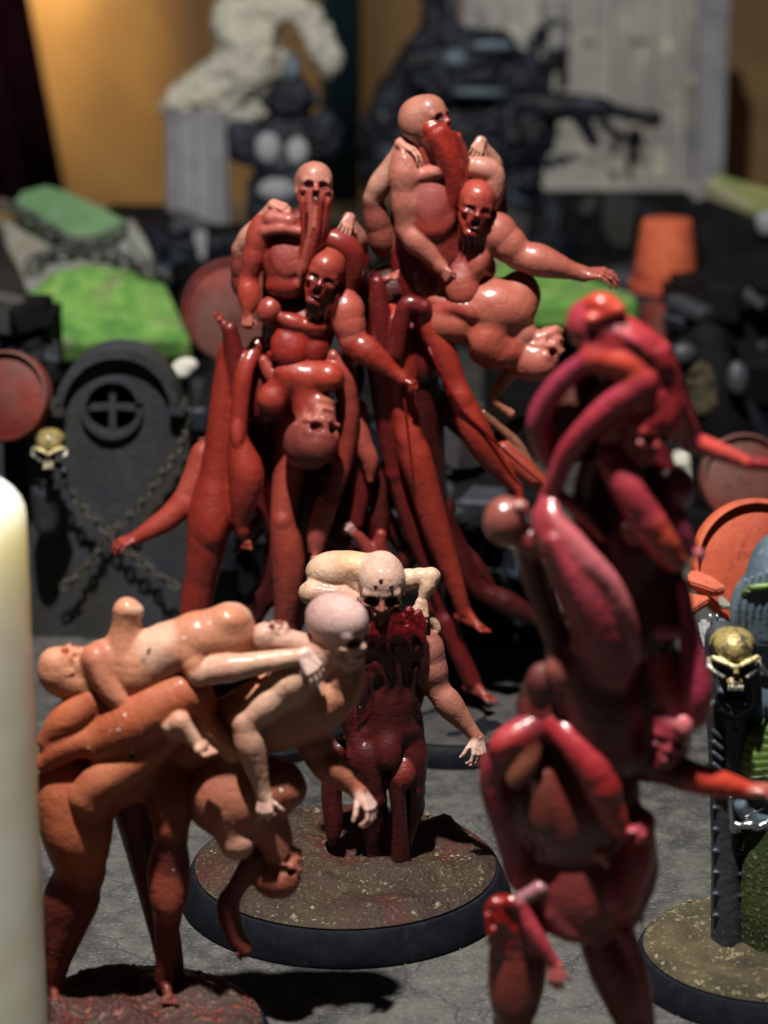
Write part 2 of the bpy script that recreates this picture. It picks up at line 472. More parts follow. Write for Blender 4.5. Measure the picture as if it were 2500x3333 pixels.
# ------------------------------------------------------------------ materials
class NT:
    def __init__(self, name):
        self.m = bpy.data.materials.new(name); self.m.use_nodes = True
        self.t = self.m.node_tree; self.n = self.t.nodes; self.b = self.n['Principled BSDF']
        self.co = self.n.new('ShaderNodeTexCoord').outputs['Object']
    def new(self, ty, **kw):
        x = self.n.new(ty)
        for k_, v_ in kw.items(): setattr(x, k_, v_)
        return x
    def L(self, a, b_): self.t.links.new(a, b_)
    def noise(self, scale, detail=4, rough=0.55, dist=0.0, co=None):
        x = self.new('ShaderNodeTexNoise'); x.inputs['Scale'].default_value = scale
        x.inputs['Detail'].default_value = detail; x.inputs['Roughness'].default_value = rough; x.inputs['Distortion'].default_value = dist
        self.L(self.co if co is None else co, x.inputs['Vector']); return x.outputs['Fac']
    def ramp(self, f, stops):
        x = self.new('ShaderNodeValToRGB'); e = x.color_ramp.elements
        while len(e) < len(stops): e.new(0.5)
        for i, (p, c) in enumerate(stops):
            e[i].position = p
            e[i].color = (c, c, c, 1) if not hasattr(c, '__len__') else (*c, 1)
        self.L(f, x.inputs[0]); return x.outputs[0]
    def mix(self, f, a, b_, bt='MIX'):
        x = self.new('ShaderNodeMix', data_type='RGBA', blend_type=bt)
        for s, v_ in ((x.inputs[0], f), (x.inputs[6], a), (x.inputs[7], b_)):
            if hasattr(v_, 'links'): self.L(v_, s)
            else: s.default_value = v_ if not hasattr(v_, '__len__') else (*v_, 1)
        return x.outputs[2]
    def math(self, op, a, b_=0.0, clamp=False):
        x = self.new('ShaderNodeMath', operation=op, use_clamp=clamp)
        for s, v_ in ((x.inputs[0], a), (x.inputs[1], b_)):
            if hasattr(v_, 'links'): self.L(v_, s)
            else: s.default_value = v_
        return x.outputs[0]
    def bump(self, h, strength, dist):
        x = self.new('ShaderNodeBump'); x.inputs['Strength'].default_value = strength; x.inputs['Distance'].default_value = dist
        self.L(h, x.inputs['Height']); self.L(x.outputs[0], self.b.inputs['Normal'])
    def set(self, **kw):
        for k_, v_ in kw.items():
            s = self.b.inputs[k_.replace('_', ' ')]
            if hasattr(v_, 'links'): self.L(v_, s)
            else: s.default_value = v_ if not hasattr(v_, '__len__') else ((*v_, 1) if len(s.default_value) == 4 else v_)
        return self.m

def paint_mat(name, chips=0.0, veins=0.0, wet=0.25, vein_col=(.30, .02, .012), grain=1.0, sss=0.0):
    """hand painted resin: brushed colour per muscle, thin washes, gloss varnish in patches, chipped and dusty spots"""
    t = NT(name)
    a = t.new('ShaderNodeVertexColor', layer_name='paint')
    col, alpha = a.outputs['Color'], a.outputs['Alpha']
    n1 = t.noise(9, 5, .6); n2 = t.noise(38, 4, .6); n3 = t.noise(190, 3, .7)
    c = t.mix(t.ramp(n1, [(.36, .0), (.64, .62)]), col, t.mix(1.0, col, (.62, .42, .42), 'MULTIPLY'))
    c = t.mix(t.ramp(n2, [(.45, .0), (.75, .35)]), c, t.mix(1.0, c, (1.35, 1.22, 1.15), 'MULTIPLY'))
    c = t.mix(t.ramp(n3, [(.40, .28 * grain), (.58, 0)]), c, t.mix(1.0, c, (.62, .52, .5), 'MULTIPLY'))
    gl = alpha
    if veins:
        w = t.new('ShaderNodeTexVoronoi', feature='DISTANCE_TO_EDGE'); w.inputs['Scale'].default_value = 13
        wob = t.new('ShaderNodeVectorMath', operation='ADD')
        nz = t.new('ShaderNodeTexNoise'); nz.inputs['Scale'].default_value = 16; t.L(t.co, nz.inputs['Vector'])
        sc = t.new('ShaderNodeVectorMath', operation='SCALE'); sc.inputs['Scale'].default_value = 0.09
        t.L(nz.outputs['Color'], sc.inputs[0]); t.L(sc.outputs[0], wob.inputs[0]); t.L(t.co, wob.inputs[1]); t.L(wob.outputs[0], w.inputs['Vector'])
        line = t.ramp(w.outputs['Distance'], [(.0, .9), (.016, .0)])
        msk = t.math('MULTIPLY', line, t.ramp(t.noise(6, 3), [(.48, 0), (.6, veins)]))
        wash = t.math('MULTIPLY', t.ramp(t.noise(14, 4, .6, 1.0), [(.56, 0), (.72, .65)]), veins)
        f = t.math('MAXIMUM', msk, wash)
        c = t.mix(f, c, vein_col)
        gl = t.math('ADD', gl, t.math('MULTIPLY', f, .35), True)
    if chips:
        ch = t.ramp(t.noise(58, 2, .5, 2.0), [(.735, 0), (.75, chips)])
        c = t.mix(ch, c, (.02, .018, .018))
        ds = t.ramp(t.noise(85, 1, .5, 0.0), [(.765, 0), (.78, chips * .8)])
        c = t.mix(ds, c, (.75, .68, .6))
    pools = t.ramp(t.noise(7, 3, .5, .5), [(.52, 0), (.66, wet)])
    gl = t.math('ADD', gl, pools, True)
    rough = t.math('SUBTRACT', .68, t.math('MULTIPLY', gl, .40))
    rough = t.math('ADD', rough, t.math('MULTIPLY', t.math('SUBTRACT', n3, .5), .22))
    h = t.math('ADD', t.math('MULTIPLY', n3, .5), t.math('MULTIPLY', n2, .9))
    h = t.math('ADD', h, t.math('MULTIPLY', t.noise(420, 2, .6), .22))
    t.bump(h, .42, .004)
    if sss:
        t.set(Subsurface_Weight=sss, Subsurface_Radius=(.02, .006, .004)); t.b.inputs['Subsurface Scale'].default_value = .4
    return t.set(Base_Color=c, Roughness=rough, Coat_Weight=t.math('MULTIPLY', gl, .75), Coat_Roughness=t.math('ADD', .10, t.math('MULTIPLY', n2, .16)), Specular_IOR_Level=.28)

def plain_mat(name, c1, c2, rough=.6, scale=20, metal=0.0, bump=.2, bd=.004, chips=None, chip_amt=.5, scale2=120, c3=None, spec=.4):
    t = NT(name)
    n1 = t.noise(scale, 5, .6, .3); n2 = t.noise(scale2, 4, .65)
    c = t.mix(t.ramp(n1, [(.34, 0), (.68, 1)]), c1, c2)
    if c3 is not None: c = t.mix(t.ramp(t.noise(scale * .37, 4, .6, .8), [(.50, 0), (.64, .85)]), c, c3)
    if chips is not None: c = t.mix(t.ramp(n2, [(.58, 0), (.66, chip_amt)]), c, chips)
    r = t.math('ADD', rough - .12, t.math('MULTIPLY', n2, .24))
    t.bump(t.math('ADD', n2, t.math('MULTIPLY', n1, .6)), bump, bd)
    return t.set(Base_Color=c, Roughness=r, Metallic=metal, Specular_IOR_Level=spec)

M = {}
M['flesh'] = paint_mat('painted_flesh', chips=.9, veins=.42, wet=.15)
M['red'] = paint_mat('painted_red_flesh', chips=.0, veins=0, wet=.4, grain=.7)
M['bloody'] = paint_mat('painted_bloody_flesh', chips=.4, veins=.45, wet=.3, vein_col=(.09, .006, .006))
M['crimson'] = paint_mat('painted_crimson_flesh', chips=.15, veins=.0, wet=.6, grain=.9)
M['gore'] = plain_mat('wet_gore', (.16, .006, .008), (.05, .002, .004), rough=.2, scale=40, bump=.5, bd=.008)
M['rim'] = plain_mat('black_plastic_rim', (.006, .007, .010), (.011, .012, .016), rough=.55, scale=30, bump=.2, chips=(.022, .022, .026), chip_amt=.35, scale2=55, spec=.05)
M['mound'] = plain_mat('dark_painted_stone', (.03, .03, .035), (.07, .065, .06), rough=.8, scale=14, bump=.7, bd=.01, spec=.1)
M['sand'] = plain_mat('drybrushed_sand', (.022, .016, .008), (.085, .066, .03), rough=.85, scale=11, bump=.8, bd=.008, chips=(.18, .15, .08), chip_amt=.7, c3=(.022, .026, .010))
M['sand_red'] = plain_mat('blood_washed_sand', (.018, .008, .005), (.045, .03, .014), rough=.55, scale=9, bump=.9, bd=.008, chips=(.16, .13, .06), chip_amt=.6, c3=(.05, .006, .005))
M['sand_gore'] = plain_mat('sand_with_gore_wash', (.05, .018, .014), (.035, .028, .02), rough=.35, scale=16, bump=1.0, bd=.012, chips=(.26, .10, .075), chip_amt=.8, scale2=70, c3=(.05, .007, .007))
M['grit_grey'] = plain_mat('grey_grit', (.05, .05, .05), (.16, .155, .145), rough=.8, scale=25, bump=.3)
M['grit'] = plain_mat('grit', (.10, .08, .045), (.26, .22, .14), rough=.7, scale=25, bump=.3)
M['grit_red'] = plain_mat('red_grit', (.22, .06, .045), (.09, .02, .018), rough=.25, scale=25, bump=.3)
M['gold'] = plain_mat('tarnished_gold', (.42, .29, .09), (.62, .47, .19), rough=.36, scale=26, metal=.75, bump=.4, bd=.004, chips=(.05, .045, .035), chip_amt=.9, scale2=60)
M['gun'] = plain_mat('dark_gunmetal', (.028, .03, .037), (.05, .054, .065), rough=.48, scale=20, metal=.25, bump=.3, chips=(.12, .13, .15), chip_amt=.35, spec=.25)
M['silver'] = plain_mat('bare_silver', (.55, .57, .6), (.3, .32, .35), rough=.25, scale=30, metal=.95, bump=.4, chips=(.05, .05, .05), chip_amt=.5)
M['stone'] = plain_mat('grey_gravestone', (.022, .024, .030), (.040, .042, .050), rough=.75, scale=9, bump=.5, bd=.008, chips=(.07, .07, .08), chip_amt=.4, c3=(.03, .027, .018), spec=.15)
M['chain'] = plain_mat('brassy_chain', (.10, .085, .06), (.05, .05, .05), rough=.4, scale=30, metal=.6, bump=.3, chips=(.5, .45, .35), chip_amt=.5)
M['chain_dark'] = plain_mat('dark_chain', (.05, .055, .06), (.12, .11, .10), rough=.45, scale=25, metal=.5, bump=.3, chips=(.3, .26, .22), chip_amt=.5)
M['green'] = plain_mat('green_painted_slab', (.05, .17, .035), (.17, .34, .07), rough=.55, scale=13, bump=.4, bd=.012, chips=(.30, .40, .13), chip_amt=.6, scale2=26, c3=(.16, .15, .09))
M['green_pale'] = plain_mat('pale_green_slab', (.07, .16, .075), (.14, .24, .115), rough=.6, scale=5, bump=.25, bd=.01, chips=(.24, .29, .25), chip_amt=.5, scale2=24)
M['parch'] = plain_mat('pale_grey_slab', (.15, .15, .12), (.22, .23, .22), rough=.7, scale=9, bump=.3, c3=(.17, .13, .08))
M['terra'] = plain_mat('orange_red_paint', (.42, .075, .035), (.50, .115, .05), rough=.6, scale=9, bump=.5, chips=(.22, .03, .02), chip_amt=.75, scale2=45, c3=(.30, .05, .03), spec=.25)
M['darkred'] = plain_mat('dark_red_paint', (.17, .022, .016), (.08, .015, .013), rough=.6, scale=10, bump=.5, chips=(.03, .01, .01), chip_amt=.6, scale2=40, c3=(.11, .05, .04), spec=.2)
M['ruin'] = plain_mat('pale_ruin_plaster', (.46, .45, .41), (.30, .30, .30), rough=.85, scale=3.2, bump=.5, bd=.02, chips=(.74, .70, .56), chip_amt=.7, scale2=9, c3=(.26, .24, .23))
M['colgrey'] = plain_mat('grey_stone_column', (.20, .20, .225), (.30, .30, .32), rough=.8, scale=5, bump=.4, bd=.015, chips=(.10, .10, .11), chip_amt=.6, scale2=22)
M['cream'] = plain_mat('cream_stone', (.50, .47, .37), (.36, .36, .33), rough=.75, scale=5, bump=.4, chips=(.33, .32, .30), chip_amt=.6, scale2=18)
M['armour'] = plain_mat('blue_black_armour', (.004, .005, .007), (.014, .017, .026), rough=.5, scale=7, bump=.4, bd=.02, chips=(.09, .12, .18), chip_amt=.6, scale2=16, spec=.2)
M['teal'] = plain_mat('dark_teal_cloth', (.008, .02, .028), (.012, .03, .04), rough=.8, scale=5, spec=.05)
M['maroon'] = plain_mat('maroon_cloth', (.022, .004, .008), (.012, .003, .006), rough=.9, scale=6, bump=.4, spec=.05)
M['black'] = plain_mat('black_card', (.004, .004, .005), (.010, .010, .011), rough=.75, scale=9, spec=.05)
M['olive'] = plain_mat('olive_gold_trim', (.22, .21, .08), (.12, .17, .07), rough=.5, scale=9, c3=(.28, .26, .18))
M['slateblue'] = plain_mat('slate_blue_cloth', (.05, .075, .10), (.085, .12, .15), rough=.55, scale=14, bump=.4, chips=(.22, .26, .28), chip_amt=.35, scale2=50)
t = NT('painted_gold_skull')
a = t.new('ShaderNodeVertexColor', layer_name='paint'); n = t.noise(55, 5, .65, .4)
t.bump(t.math('ADD', n, t.noise(160, 3)), .5, .004)
M['skull'] = t.set(Base_Color=t.mix(t.ramp(n, [(.47, 0), (.60, .85)]), a.outputs['Color'], (.03, .028, .03)), Roughness=.42, Metallic=.35)
M['wax'] = None

t = NT('candle_wax')
n = t.noise(6, 3)
M['wax'] = t.set(Base_Color=t.mix(t.ramp(n, [(.3, 0), (.7, 1)]), (.80, .75, .56), (.84, .80, .66)), Roughness=.42, Subsurface_Weight=1.0, Subsurface_Radius=(1.0, .8, .45))
t.b.inputs['Subsurface Scale'].default_value = .35
t.bump(t.noise(160, 3), .08, .003)

# robe with printed contour ridges (layer lines of the resin print)
t = NT('green_robe')
w = t.new('ShaderNodeTexWave', wave_type='BANDS', bands_direction='Z'); w.inputs['Scale'].default_value = 26
w.inputs['Distortion'].default_value = 14; w.inputs['Detail'].default_value = 1.0; w.inputs['Detail Scale'].default_value = .35
t.L(t.co, w.inputs['Vector'])
ln = t.ramp(w.outputs['Fac'], [(.25, 0), (.6, 1)])
n = t.noise(10, 4)
t.bump(ln, .7, .008)
M['robe'] = t.set(Base_Color=t.mix(t.ramp(n, [(.35, 0), (.7, 1)]), (.05, .10, .015), (.13, .21, .03)), Roughness=.5)

M['moss'] = plain_mat('dark_green_gritty_cloth', (.012, .025, .006), (.035, .05, .012), rough=.7, scale=12, bump=.8, bd=.008, chips=(.28, .24, .12), chip_amt=.8, scale2=170, spec=.2)
# table: worn dark grey stone-look mat with hairline cracks and speckle
t = NT('grey_table_mat')
n1 = t.noise(2.6, 6, .62, .4); n2 = t.noise(22, 5, .65); n3 = t.noise(150, 4, .7)
c = t.mix(t.ramp(n1, [(.40, 0), (.60, 1)]), (.010, .011, .014), (.054, .052, .050))
c = t.mix(t.ramp(n2, [(.42, .0), (.66, .8)]), c, (.10, .094, .083))
c = t.mix(t.ramp(n3, [(.57, 0), (.66, .7)]), c, (.17, .165, .15))
c = t.mix(t.ramp(n3, [(.34, .7), (.42, 0)]), c, (.025, .026, .03))
vo = t.new('ShaderNodeTexVoronoi', feature='DISTANCE_TO_EDGE'); vo.inputs['Scale'].default_value = 7
wob = t.new('ShaderNodeVectorMath', operation='ADD'); nz = t.new('ShaderNodeTexNoise'); nz.inputs['Scale'].default_value = 9; nz.inputs['Detail'].default_value = 5
t.L(t.co, nz.inputs['Vector'])
sc = t.new('ShaderNodeVectorMath', operation='SCALE'); sc.inputs['Scale'].default_value = .16
t.L(nz.outputs['Color'], sc.inputs[0]); t.L(sc.outputs[0], wob.inputs[0]); t.L(t.co, wob.inputs[1]); t.L(wob.outputs[0], vo.inputs['Vector'])
crack = t.ramp(vo.outputs['Distance'], [(.0, .6), (.022, 0)])
c = t.mix(crack, c, (.028, .03, .034))
t.bump(t.math('SUBTRACT', t.math('ADD', t.math('MULTIPLY', n3, .5), n2), crack), .6, .008)
M['table'] = t.set(Base_Color=c, Roughness=t.math('SUBTRACT', .85, t.math('MULTIPLY', n2, .35)))

# amber back wall: brushed gold fabric
t = NT('amber_wall')
n1 = t.noise(1.3, 4, .6, .6)
w = t.new('ShaderNodeTexWave', wave_type='BANDS', bands_direction='X'); w.inputs['Scale'].default_value = .9; w.inputs['Distortion'].default_value = 2.0
t.L(t.co, w.inputs['Vector'])
c = t.mix(t.ramp(n1, [(.3, 0), (.7, 1)]), (.11, .058, .014), (.20, .12, .038))
t.bump(w.outputs['Fac'], .25, .05)
M['wall'] = t.set(Base_Color=c, Roughness=.6)

# ------------------------------------------------------------------ hard shapes (world coordinates)
def bm_mesh(bm, name, smooth=False):
    bmesh.ops.recalc_face_normals(bm, faces=bm.faces[:])
    me = bpy.data.meshes.new(name); bm.to_mesh(me); bm.free()
    if smooth:
        for p in me.polygons: p.use_smooth = True
    return me

def box_me(name, size, M4=Matrix.Identity(4), bevel=.006, seg=2, rough=0.0):
    bm = bmesh.new(); bmesh.ops.create_cube(bm, size=1.0)
    bmesh.ops.scale(bm, vec=size, verts=bm.verts)
    if bevel: bmesh.ops.bevel(bm, geom=bm.edges[:], offset=bevel, segments=seg, affect='EDGES', clamp_overlap=True)
    if rough:
        for v_ in bm.verts: v_.co += Vector(mnoise.noise_vector(v_.co * 9)) * rough
    bmesh.ops.transform(bm, matrix=M4, verts=bm.verts)
    return bm_mesh(bm, name)

def lathe_me(name, prof, n=48, M4=Matrix.Identity(4), caps=True, smooth=True, flute=0, fd=0.0):
    """prof: list of (radius, z)"""
    V, F = [], []
    for (r, z) in prof:
        for i in range(n):
            a = 2 * math.pi * i / n
            rr = r * (1 - fd * (0.5 + 0.5 * math.cos(a * flute))) if flute else r
            V.append((rr * math.cos(a), rr * math.sin(a), z))
    for j in range(len(prof) - 1):
        for i in range(n):
            F.append((j * n + i, j * n + (i + 1) % n, (j + 1) * n + (i + 1) % n, (j + 1) * n + i))
    bm = bmesh.new()
    vs = [bm.verts.new(M4 @ Vector(v_)) for v_ in V]
    for f in F: bm.faces.new([vs[i] for i in f])
    if caps:
        bm.faces.new(vs[:n][::-1]); bm.faces.new(vs[-n:])
    me = bm_mesh(bm, name, smooth)
    if smooth:
        me.set_sharp_from_angle(angle=math.radians(40)) if hasattr(me, 'set_sharp_from_angle') else None
    return me

def prism_me(name, outline, thick, M4=Matrix.Identity(4), bevel=.006, holes=(), smooth=False):
    """outline in local x,z; extruded along y from 0 to thick"""
    import mathutils.geometry as G
    bm = bmesh.new()
    loops = [outline] + list(holes)
    flat = [Vector((x, z, 0)) for lp in loops for (x, z) in lp]
    tris = G.tessellate_polygon([[Vector((x, z, 0)) for (x, z) in lp] for lp in loops])
    f_v = [bm.verts.new((p.x, 0, p.y)) for p in flat]; b_v = [bm.verts.new((p.x, thick, p.y)) for p in flat]
    for t_ in tris:
        try:
            bm.faces.new([f_v[i] for i in t_]); bm.faces.new([b_v[i] for i in reversed(t_)])
        except ValueError: pass
    o = 0
    for lp in loops:
        m = len(lp)
        for i in range(m):
            a, b_ = o + i, o + (i + 1) % m
            try: bm.faces.new((f_v[a], f_v[b_], b_v[b_], b_v[a]))
            except ValueError: pass
        o += m
    bmesh.ops.recalc_face_normals(bm, faces=bm.faces[:])
    if bevel:
        ed = [e for e in bm.edges if len(e.link_faces) == 2 and e.calc_face_angle(0) > 0.9]
        bmesh.ops.bevel(bm, geom=ed, offset=bevel, segments=2, affect='EDGES', clamp_overlap=True)
    bmesh.ops.transform(bm, matrix=M4, verts=bm.verts)
    return bm_mesh(bm, name, smooth)

def tube_me(name, pts, rads, n=10):
    pts = [V3(p) for p in pts]; V, F = [], []
    up = V3((.3, .2, .93))
    for j, p in enumerate(pts):
        d = nrm(pts[min(j + 1, len(pts) - 1)] - pts[max(j - 1, 0)])
        x = nrm(np.cross(d, up)); y = np.cross(d, x)
        for i in range(n):
            a = 2 * math.pi * i / n
            V.append(p + rads[j] * (x * math.cos(a) + y * math.sin(a)))
    for j in range(len(pts) - 1):
        for i in range(n):
            F.append((j * n + i, j * n + (i + 1) % n, (j + 1) * n + (i + 1) % n, (j + 1) * n + i))
    c0, c1 = len(V), len(V) + 1
    V += [pts[0], pts[-1]]
    for i in range(n):
        F.append((c0, (i + 1) % n, i, i)); F.append((c1, (len(pts) - 1) * n + i, (len(pts) - 1) * n + (i + 1) % n, (len(pts) - 1) * n + (i + 1) % n))
    bm = bmesh.new(); vs = [bm.verts.new(v_) for v_ in V]
    for f in F:
        f = list(dict.fromkeys(f)); bm.faces.new([vs[i] for i in f])
    return bm_mesh(bm, name, True)

LINK = None
def chain(parent, pts, size, mat, every=1.0):
    """each link is a part of its own, sharing one mesh"""
    global LINK
    if LINK is None:
        V, F = [], []; n, m = 20, 8
        for i in range(n):
            a = 2 * math.pi * i / n
            c = V3((math.cos(a) * .5 + (.28 if math.cos(a) > 0 else -.28), math.sin(a) * .42, 0))
            d = V3((math.cos(a), math.sin(a), 0))
            for j in range(m):
                b_ = 2 * math.pi * j / m
                V.append(c + .16 * (d * math.cos(b_) + V3((0, 0, 1)) * math.sin(b_)))
        for i in range(n):
            for j in range(m):
                F.append((i * m + j, ((i + 1) % n) * m + j, ((i + 1) % n) * m + (j + 1) % m, i * m + (j + 1) % m))
        LINK = mesh_np('link', V, F, True)
    path = smooth_path(pts, 24)
    acc, step, k_ = 0.0, size * 1.12 * every, 0
    me = LINK.copy(); me.materials.clear(); me.materials.append(mat)
    for i in range(len(path) - 1):
        acc += np.linalg.norm(path[i + 1] - path[i])
        if acc >= step:
            acc -= step
            d = Vector(nrm(path[i + 1] - path[i]))
            q = d.to_track_quat('X', 'Z').to_matrix().to_4x4()
            q = q @ Matrix.Rotation(math.radians(90 * (k_ % 2) + 30 + random.uniform(-18, 18)), 4, 'X') @ Matrix.Rotation(random.uniform(-.15, .15), 4, 'Z')
            o = bpy.data.objects.new('chain_link', me); link(o)
            o.parent = parent
            W = Matrix.Translation(Vector(path[i])) @ q @ Matrix.Scale(size, 4)
            o.matrix_parent_inverse = Matrix.Translation(-Vector(parent.location)) if parent.type == 'EMPTY' else Matrix.Identity(4)
            o.matrix_basis = W
            k_ += 1

def grit_me(name, cen, R, n, smin, smax, seed=1, hole=0.0, z=0.0):
    rs = np.random.RandomState(seed)
    ico = [(0, 0, 1), (0, 0, -1), (1, 0, 0), (-1, 0, 0), (0, 1, 0), (0, -1, 0)]
    fc = [(0, 2, 4), (0, 4, 3), (0, 3, 5), (0, 5, 2), (1, 4, 2), (1, 3, 4), (1, 5, 3), (1, 2, 5)]
    V, F = [], []
    for i in range(n):
        a = rs.rand() * 2 * math.pi; r = R * math.sqrt(hole + (1 - hole) * rs.rand())
        s = smin + (smax - smin) * rs.rand() ** 3
        o = len(V)
        for v_ in ico:
            v_ = V3(v_) * s * (.6 + .8 * rs.rand())
            V.append((cen[0] + r * math.cos(a) + v_[0], cen[1] + r * math.sin(a) + v_[1], cen[2] + z + v_[2] * .8 + s * .2))
        F += [(o + a_, o + b_, o + c_) for a_, b_, c_ in fc]
    return mesh_np(name, V, F, False)

def round_base(parent, cen, R, h, top, grit, ngrit, seed, bumpy=.012):
    """black rim, textured top, scattered grit"""
    T = Matrix.Translation(Vector((cen[0], cen[1], 0)))
    rim = put('base_rim', lathe_me('base_rim', [(R * 1.06, .001), (R * 1.065, h * .12), (R * 1.0, h * .86), (R * .985, h * .97), (R * .96, h)], 96, T), M['rim'], parent)
    n, m = 72, 22; V, F = [], []
    for j in range(m + 1):
        for i in range(n):
            a = 2 * math.pi * i / n; r = R * .965 * j / m
            x, y = cen[0] + r * math.cos(a), cen[1] + r * math.sin(a)
            f = min(1, (m - j) / 3)
            z = h + .003 + f * bumpy * (.6 + mnoise.fractal(Vector((x * 14, y * 14, seed)), 1.0, 2.0, 4))
            V.append((x, y, z))
    for j in range(m):
        for i in range(n):
            F.append((j * n + i, (j + 1) * n + i, (j + 1) * n + (i + 1) % n, j * n + (i + 1) % n))
    put('ground_texture', mesh_np('ground_texture', V, F, True), top, parent)
    if ngrit:
        put('grit', grit_me('grit', (cen[0], cen[1], h + .006), R * .93, ngrit, .0012, .006, seed), grit, parent, kind='stuff')

# ================================================================== the figurines
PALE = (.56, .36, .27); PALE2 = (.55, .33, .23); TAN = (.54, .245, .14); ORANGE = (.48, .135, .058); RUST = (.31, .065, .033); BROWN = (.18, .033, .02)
LILAC = (.52, .37, .34); CREAM = (.58, .42, .29)
PINK = (.50, .17, .125); ROSE = (.52, .23, .17); RED = (.33, .026, .018); DRED = (.18, .012, .012); MRED = (.29, .04, .032)
BLOOD = (.13, .006, .006); PIT = (.03, .004, .004)

def world_pt(b, p):
    q = b.P(p); s = b.D0 / FPX
    return CAMP + s * (q[0] * RGT - q[1] * UPV + (q[2] + FPX) * FWD)

def tendon(parent, b, pts, rads, mat, name='hanging_tendon'):
    pp = smooth_path([world_pt(b, p) for p in pts], 5)
    n_ = len(pp); s = b.D0 / FPX
    rr = np.interp(np.linspace(0, 1, n_), np.linspace(0, 1, len(rads)), rads) * s
    return put(name, tube_me(name, pp, rr, 9), mat, parent)

# ------------------------------------------------------------------ 1. pale stooping figurine, bottom left
D4, Y4 = 3.25, 2600
def new4(vox=3.0, k=9):
    b = Sculpt(D4, Y4, vox, k); b.fat = 1.09; return b
base4 = on_ground(430, 3335, .04)
fig4 = thing('flesh_horror_figurine', 'pale stooping figurine of fused bodies, orange-brown legs, bald head turned right, behind the candle', 'figurine', (base4[0], base4[1], 0), 'fused body figurines')

# -- the walking body: legs, trunk, arms, bald head looking right
b = new4(); b.col = ORANGE; b.gl = .12
torso(b, (420, 2475, 55), (915, 2310, 45), (0, 0, 1), (.35, .9, .1), 118, 108, 120, 120, TAN, ORANGE, k=30, male=False, ribs=False)
b.rc((420, 2475, 50), (240, 2600, 20), 110, 95, col=ORANGE, k=40)
b.rc((470, 2490, 40), (560, 2560, 20), 95, 70, col=RUST, k=40)
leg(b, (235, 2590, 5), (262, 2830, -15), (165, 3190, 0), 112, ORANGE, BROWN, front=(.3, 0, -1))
b.ell((235, 2560, -15), (100, 120, 85), col=ORANGE, k=30)
foot(b, (165, 3195, 0), (.35, .25, -.9), (0, -1, 0), 150, BROWN)
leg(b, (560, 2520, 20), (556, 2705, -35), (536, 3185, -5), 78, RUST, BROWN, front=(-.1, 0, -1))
b.ell((548, 2690, -62), (42, 44, 34), col=RUST, k=16)
b.ell((548, 2850, -20), (62, 150, 60), col=RUST, k=20)
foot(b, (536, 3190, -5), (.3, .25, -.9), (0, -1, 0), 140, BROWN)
b.chain([(430, 2560, 120), (480, 2790, 140), (545, 3080, 100), (560, 3200, 100)], [80, 60, 45, 38], col=BROWN, k=20)   # far leg
# shoulders, neck and flayed throat
b.ell((965, 2215, 5), (85, 90, 80), col=PALE2, k=26)
b.ell((1010, 2300, 40), (100, 80, 80), col=PALE2, k=26)
b.rc((980, 2200, 30), (1075, 2110, 10), 66, 60, col=PALE, k=24)
hq = head(b, (1108, 2055, 0), (-.20, -.95, -.2), (.80, .22, -.56), 226, LILAC, PALE, (.16, .07, .06), 'shut', ears=False, gl=.1)
for i, (x0, x1, x2) in enumerate([(1120, 1085, 1000), (1140, 1110, 1030), (1160, 1135, 1070), (1172, 1150, 1095)]):
    b.chain([(x0, 2130, -28 + 16 * i), (x1 + 14, 2215, -30 + 16 * i), (x1 - 10, 2290, -25 + 16 * i), (x2, 2370 - 12 * i, -10 + 16 * i)], [15, 19, 17, 12], col=PALE2 if i % 2 else TAN, k=7)
b.ell((1095, 2230, 5), (62, 95, 40), [(1, .4, 0), (-.4, 1, 0), (0, 0, 1)], col=TAN, k=14)
# near arm, hanging straight with a chopped fist
arm(b, (975, 2190, -45), (800, 2350, -85), (858, 2590, -95), 58, PALE2, PALE2, front=(-.5, .3, -1), k=20)
b.ell((800, 2352, -90), (38, 40, 36), col=PALE2, k=12)
hand(b, (860, 2592, -95), (.06, 1, -.15), (-.3, .1, -1), 118, 1, 1.0, .05, col=(.62, .40, .33), thumb=.9, cut=2, wr=24)
# far arm reaching down to the right
arm(b, (1020, 2350, 60), (1035, 2460, 40), (1168, 2578, 10), 62, (.42, .16, .09), (.44, .17, .10), front=(-1, 0, -1), k=20)
hand(b, (1170, 2580, 8), (.55, .75, -.2), (.75, -.55, -.5), 150, -1, .62, .12, col=(.62, .43, .36), thumb=.75, wr=24)
put('walking_body', b.build('walking_body'), M['flesh'], fig4, 'stooping body on two brown legs with pale bald head')

# -- the body lying on the back of the first, face up, with a limb stump raised
b = new4(); b.col = TAN; b.gl = .2
head(b, (212, 2170, -20), (-.92, -.1, -.2), (-.08, -.96, -.25), 165, TAN, TAN, ORANGE, 'shut', gl=.1, ears=True)
b.rc((235, 2215, -10), (340, 2230, 0), 62, 66, col=TAN, k=22)
b.ell((330, 2160, -30), (62, 70, 62), col=TAN, k=24)
b.ell((312, 2140, -62), (40, 40, 30), col=(.52, .19, .11), k=16)
b.chain([(405, 2150, -5), (412, 2050, -10), (414, 1990, -12)], [78, 46, 42], col=TAN, k=22)
b.ell((420, 1988, -12), (44, 26, 40), col=PALE, k=10)
b.ell((478, 2175, -15), (120, 92, 92), [(.85, -.5, 0), (.5, .85, 0), (0, 0, 1)], col=TAN, k=22)
b.ell((540, 2120, -20), (110, 84, 88), [(.85, -.5, 0), (.5, .85, 0), (0, 0, 1)], col=PALE2, k=26)
b.ell((640, 2085, -10), (105, 86, 90), [(.9, -.4, 0), (.4, .9, 0), (0, 0, 1)], col=TAN, k=18)
b.ell((612, 2118, -78), (40, 48, 26), col=TAN, k=14)
b.ell((735, 2062, 15), (88, 84, 85), col=TAN, k=22)
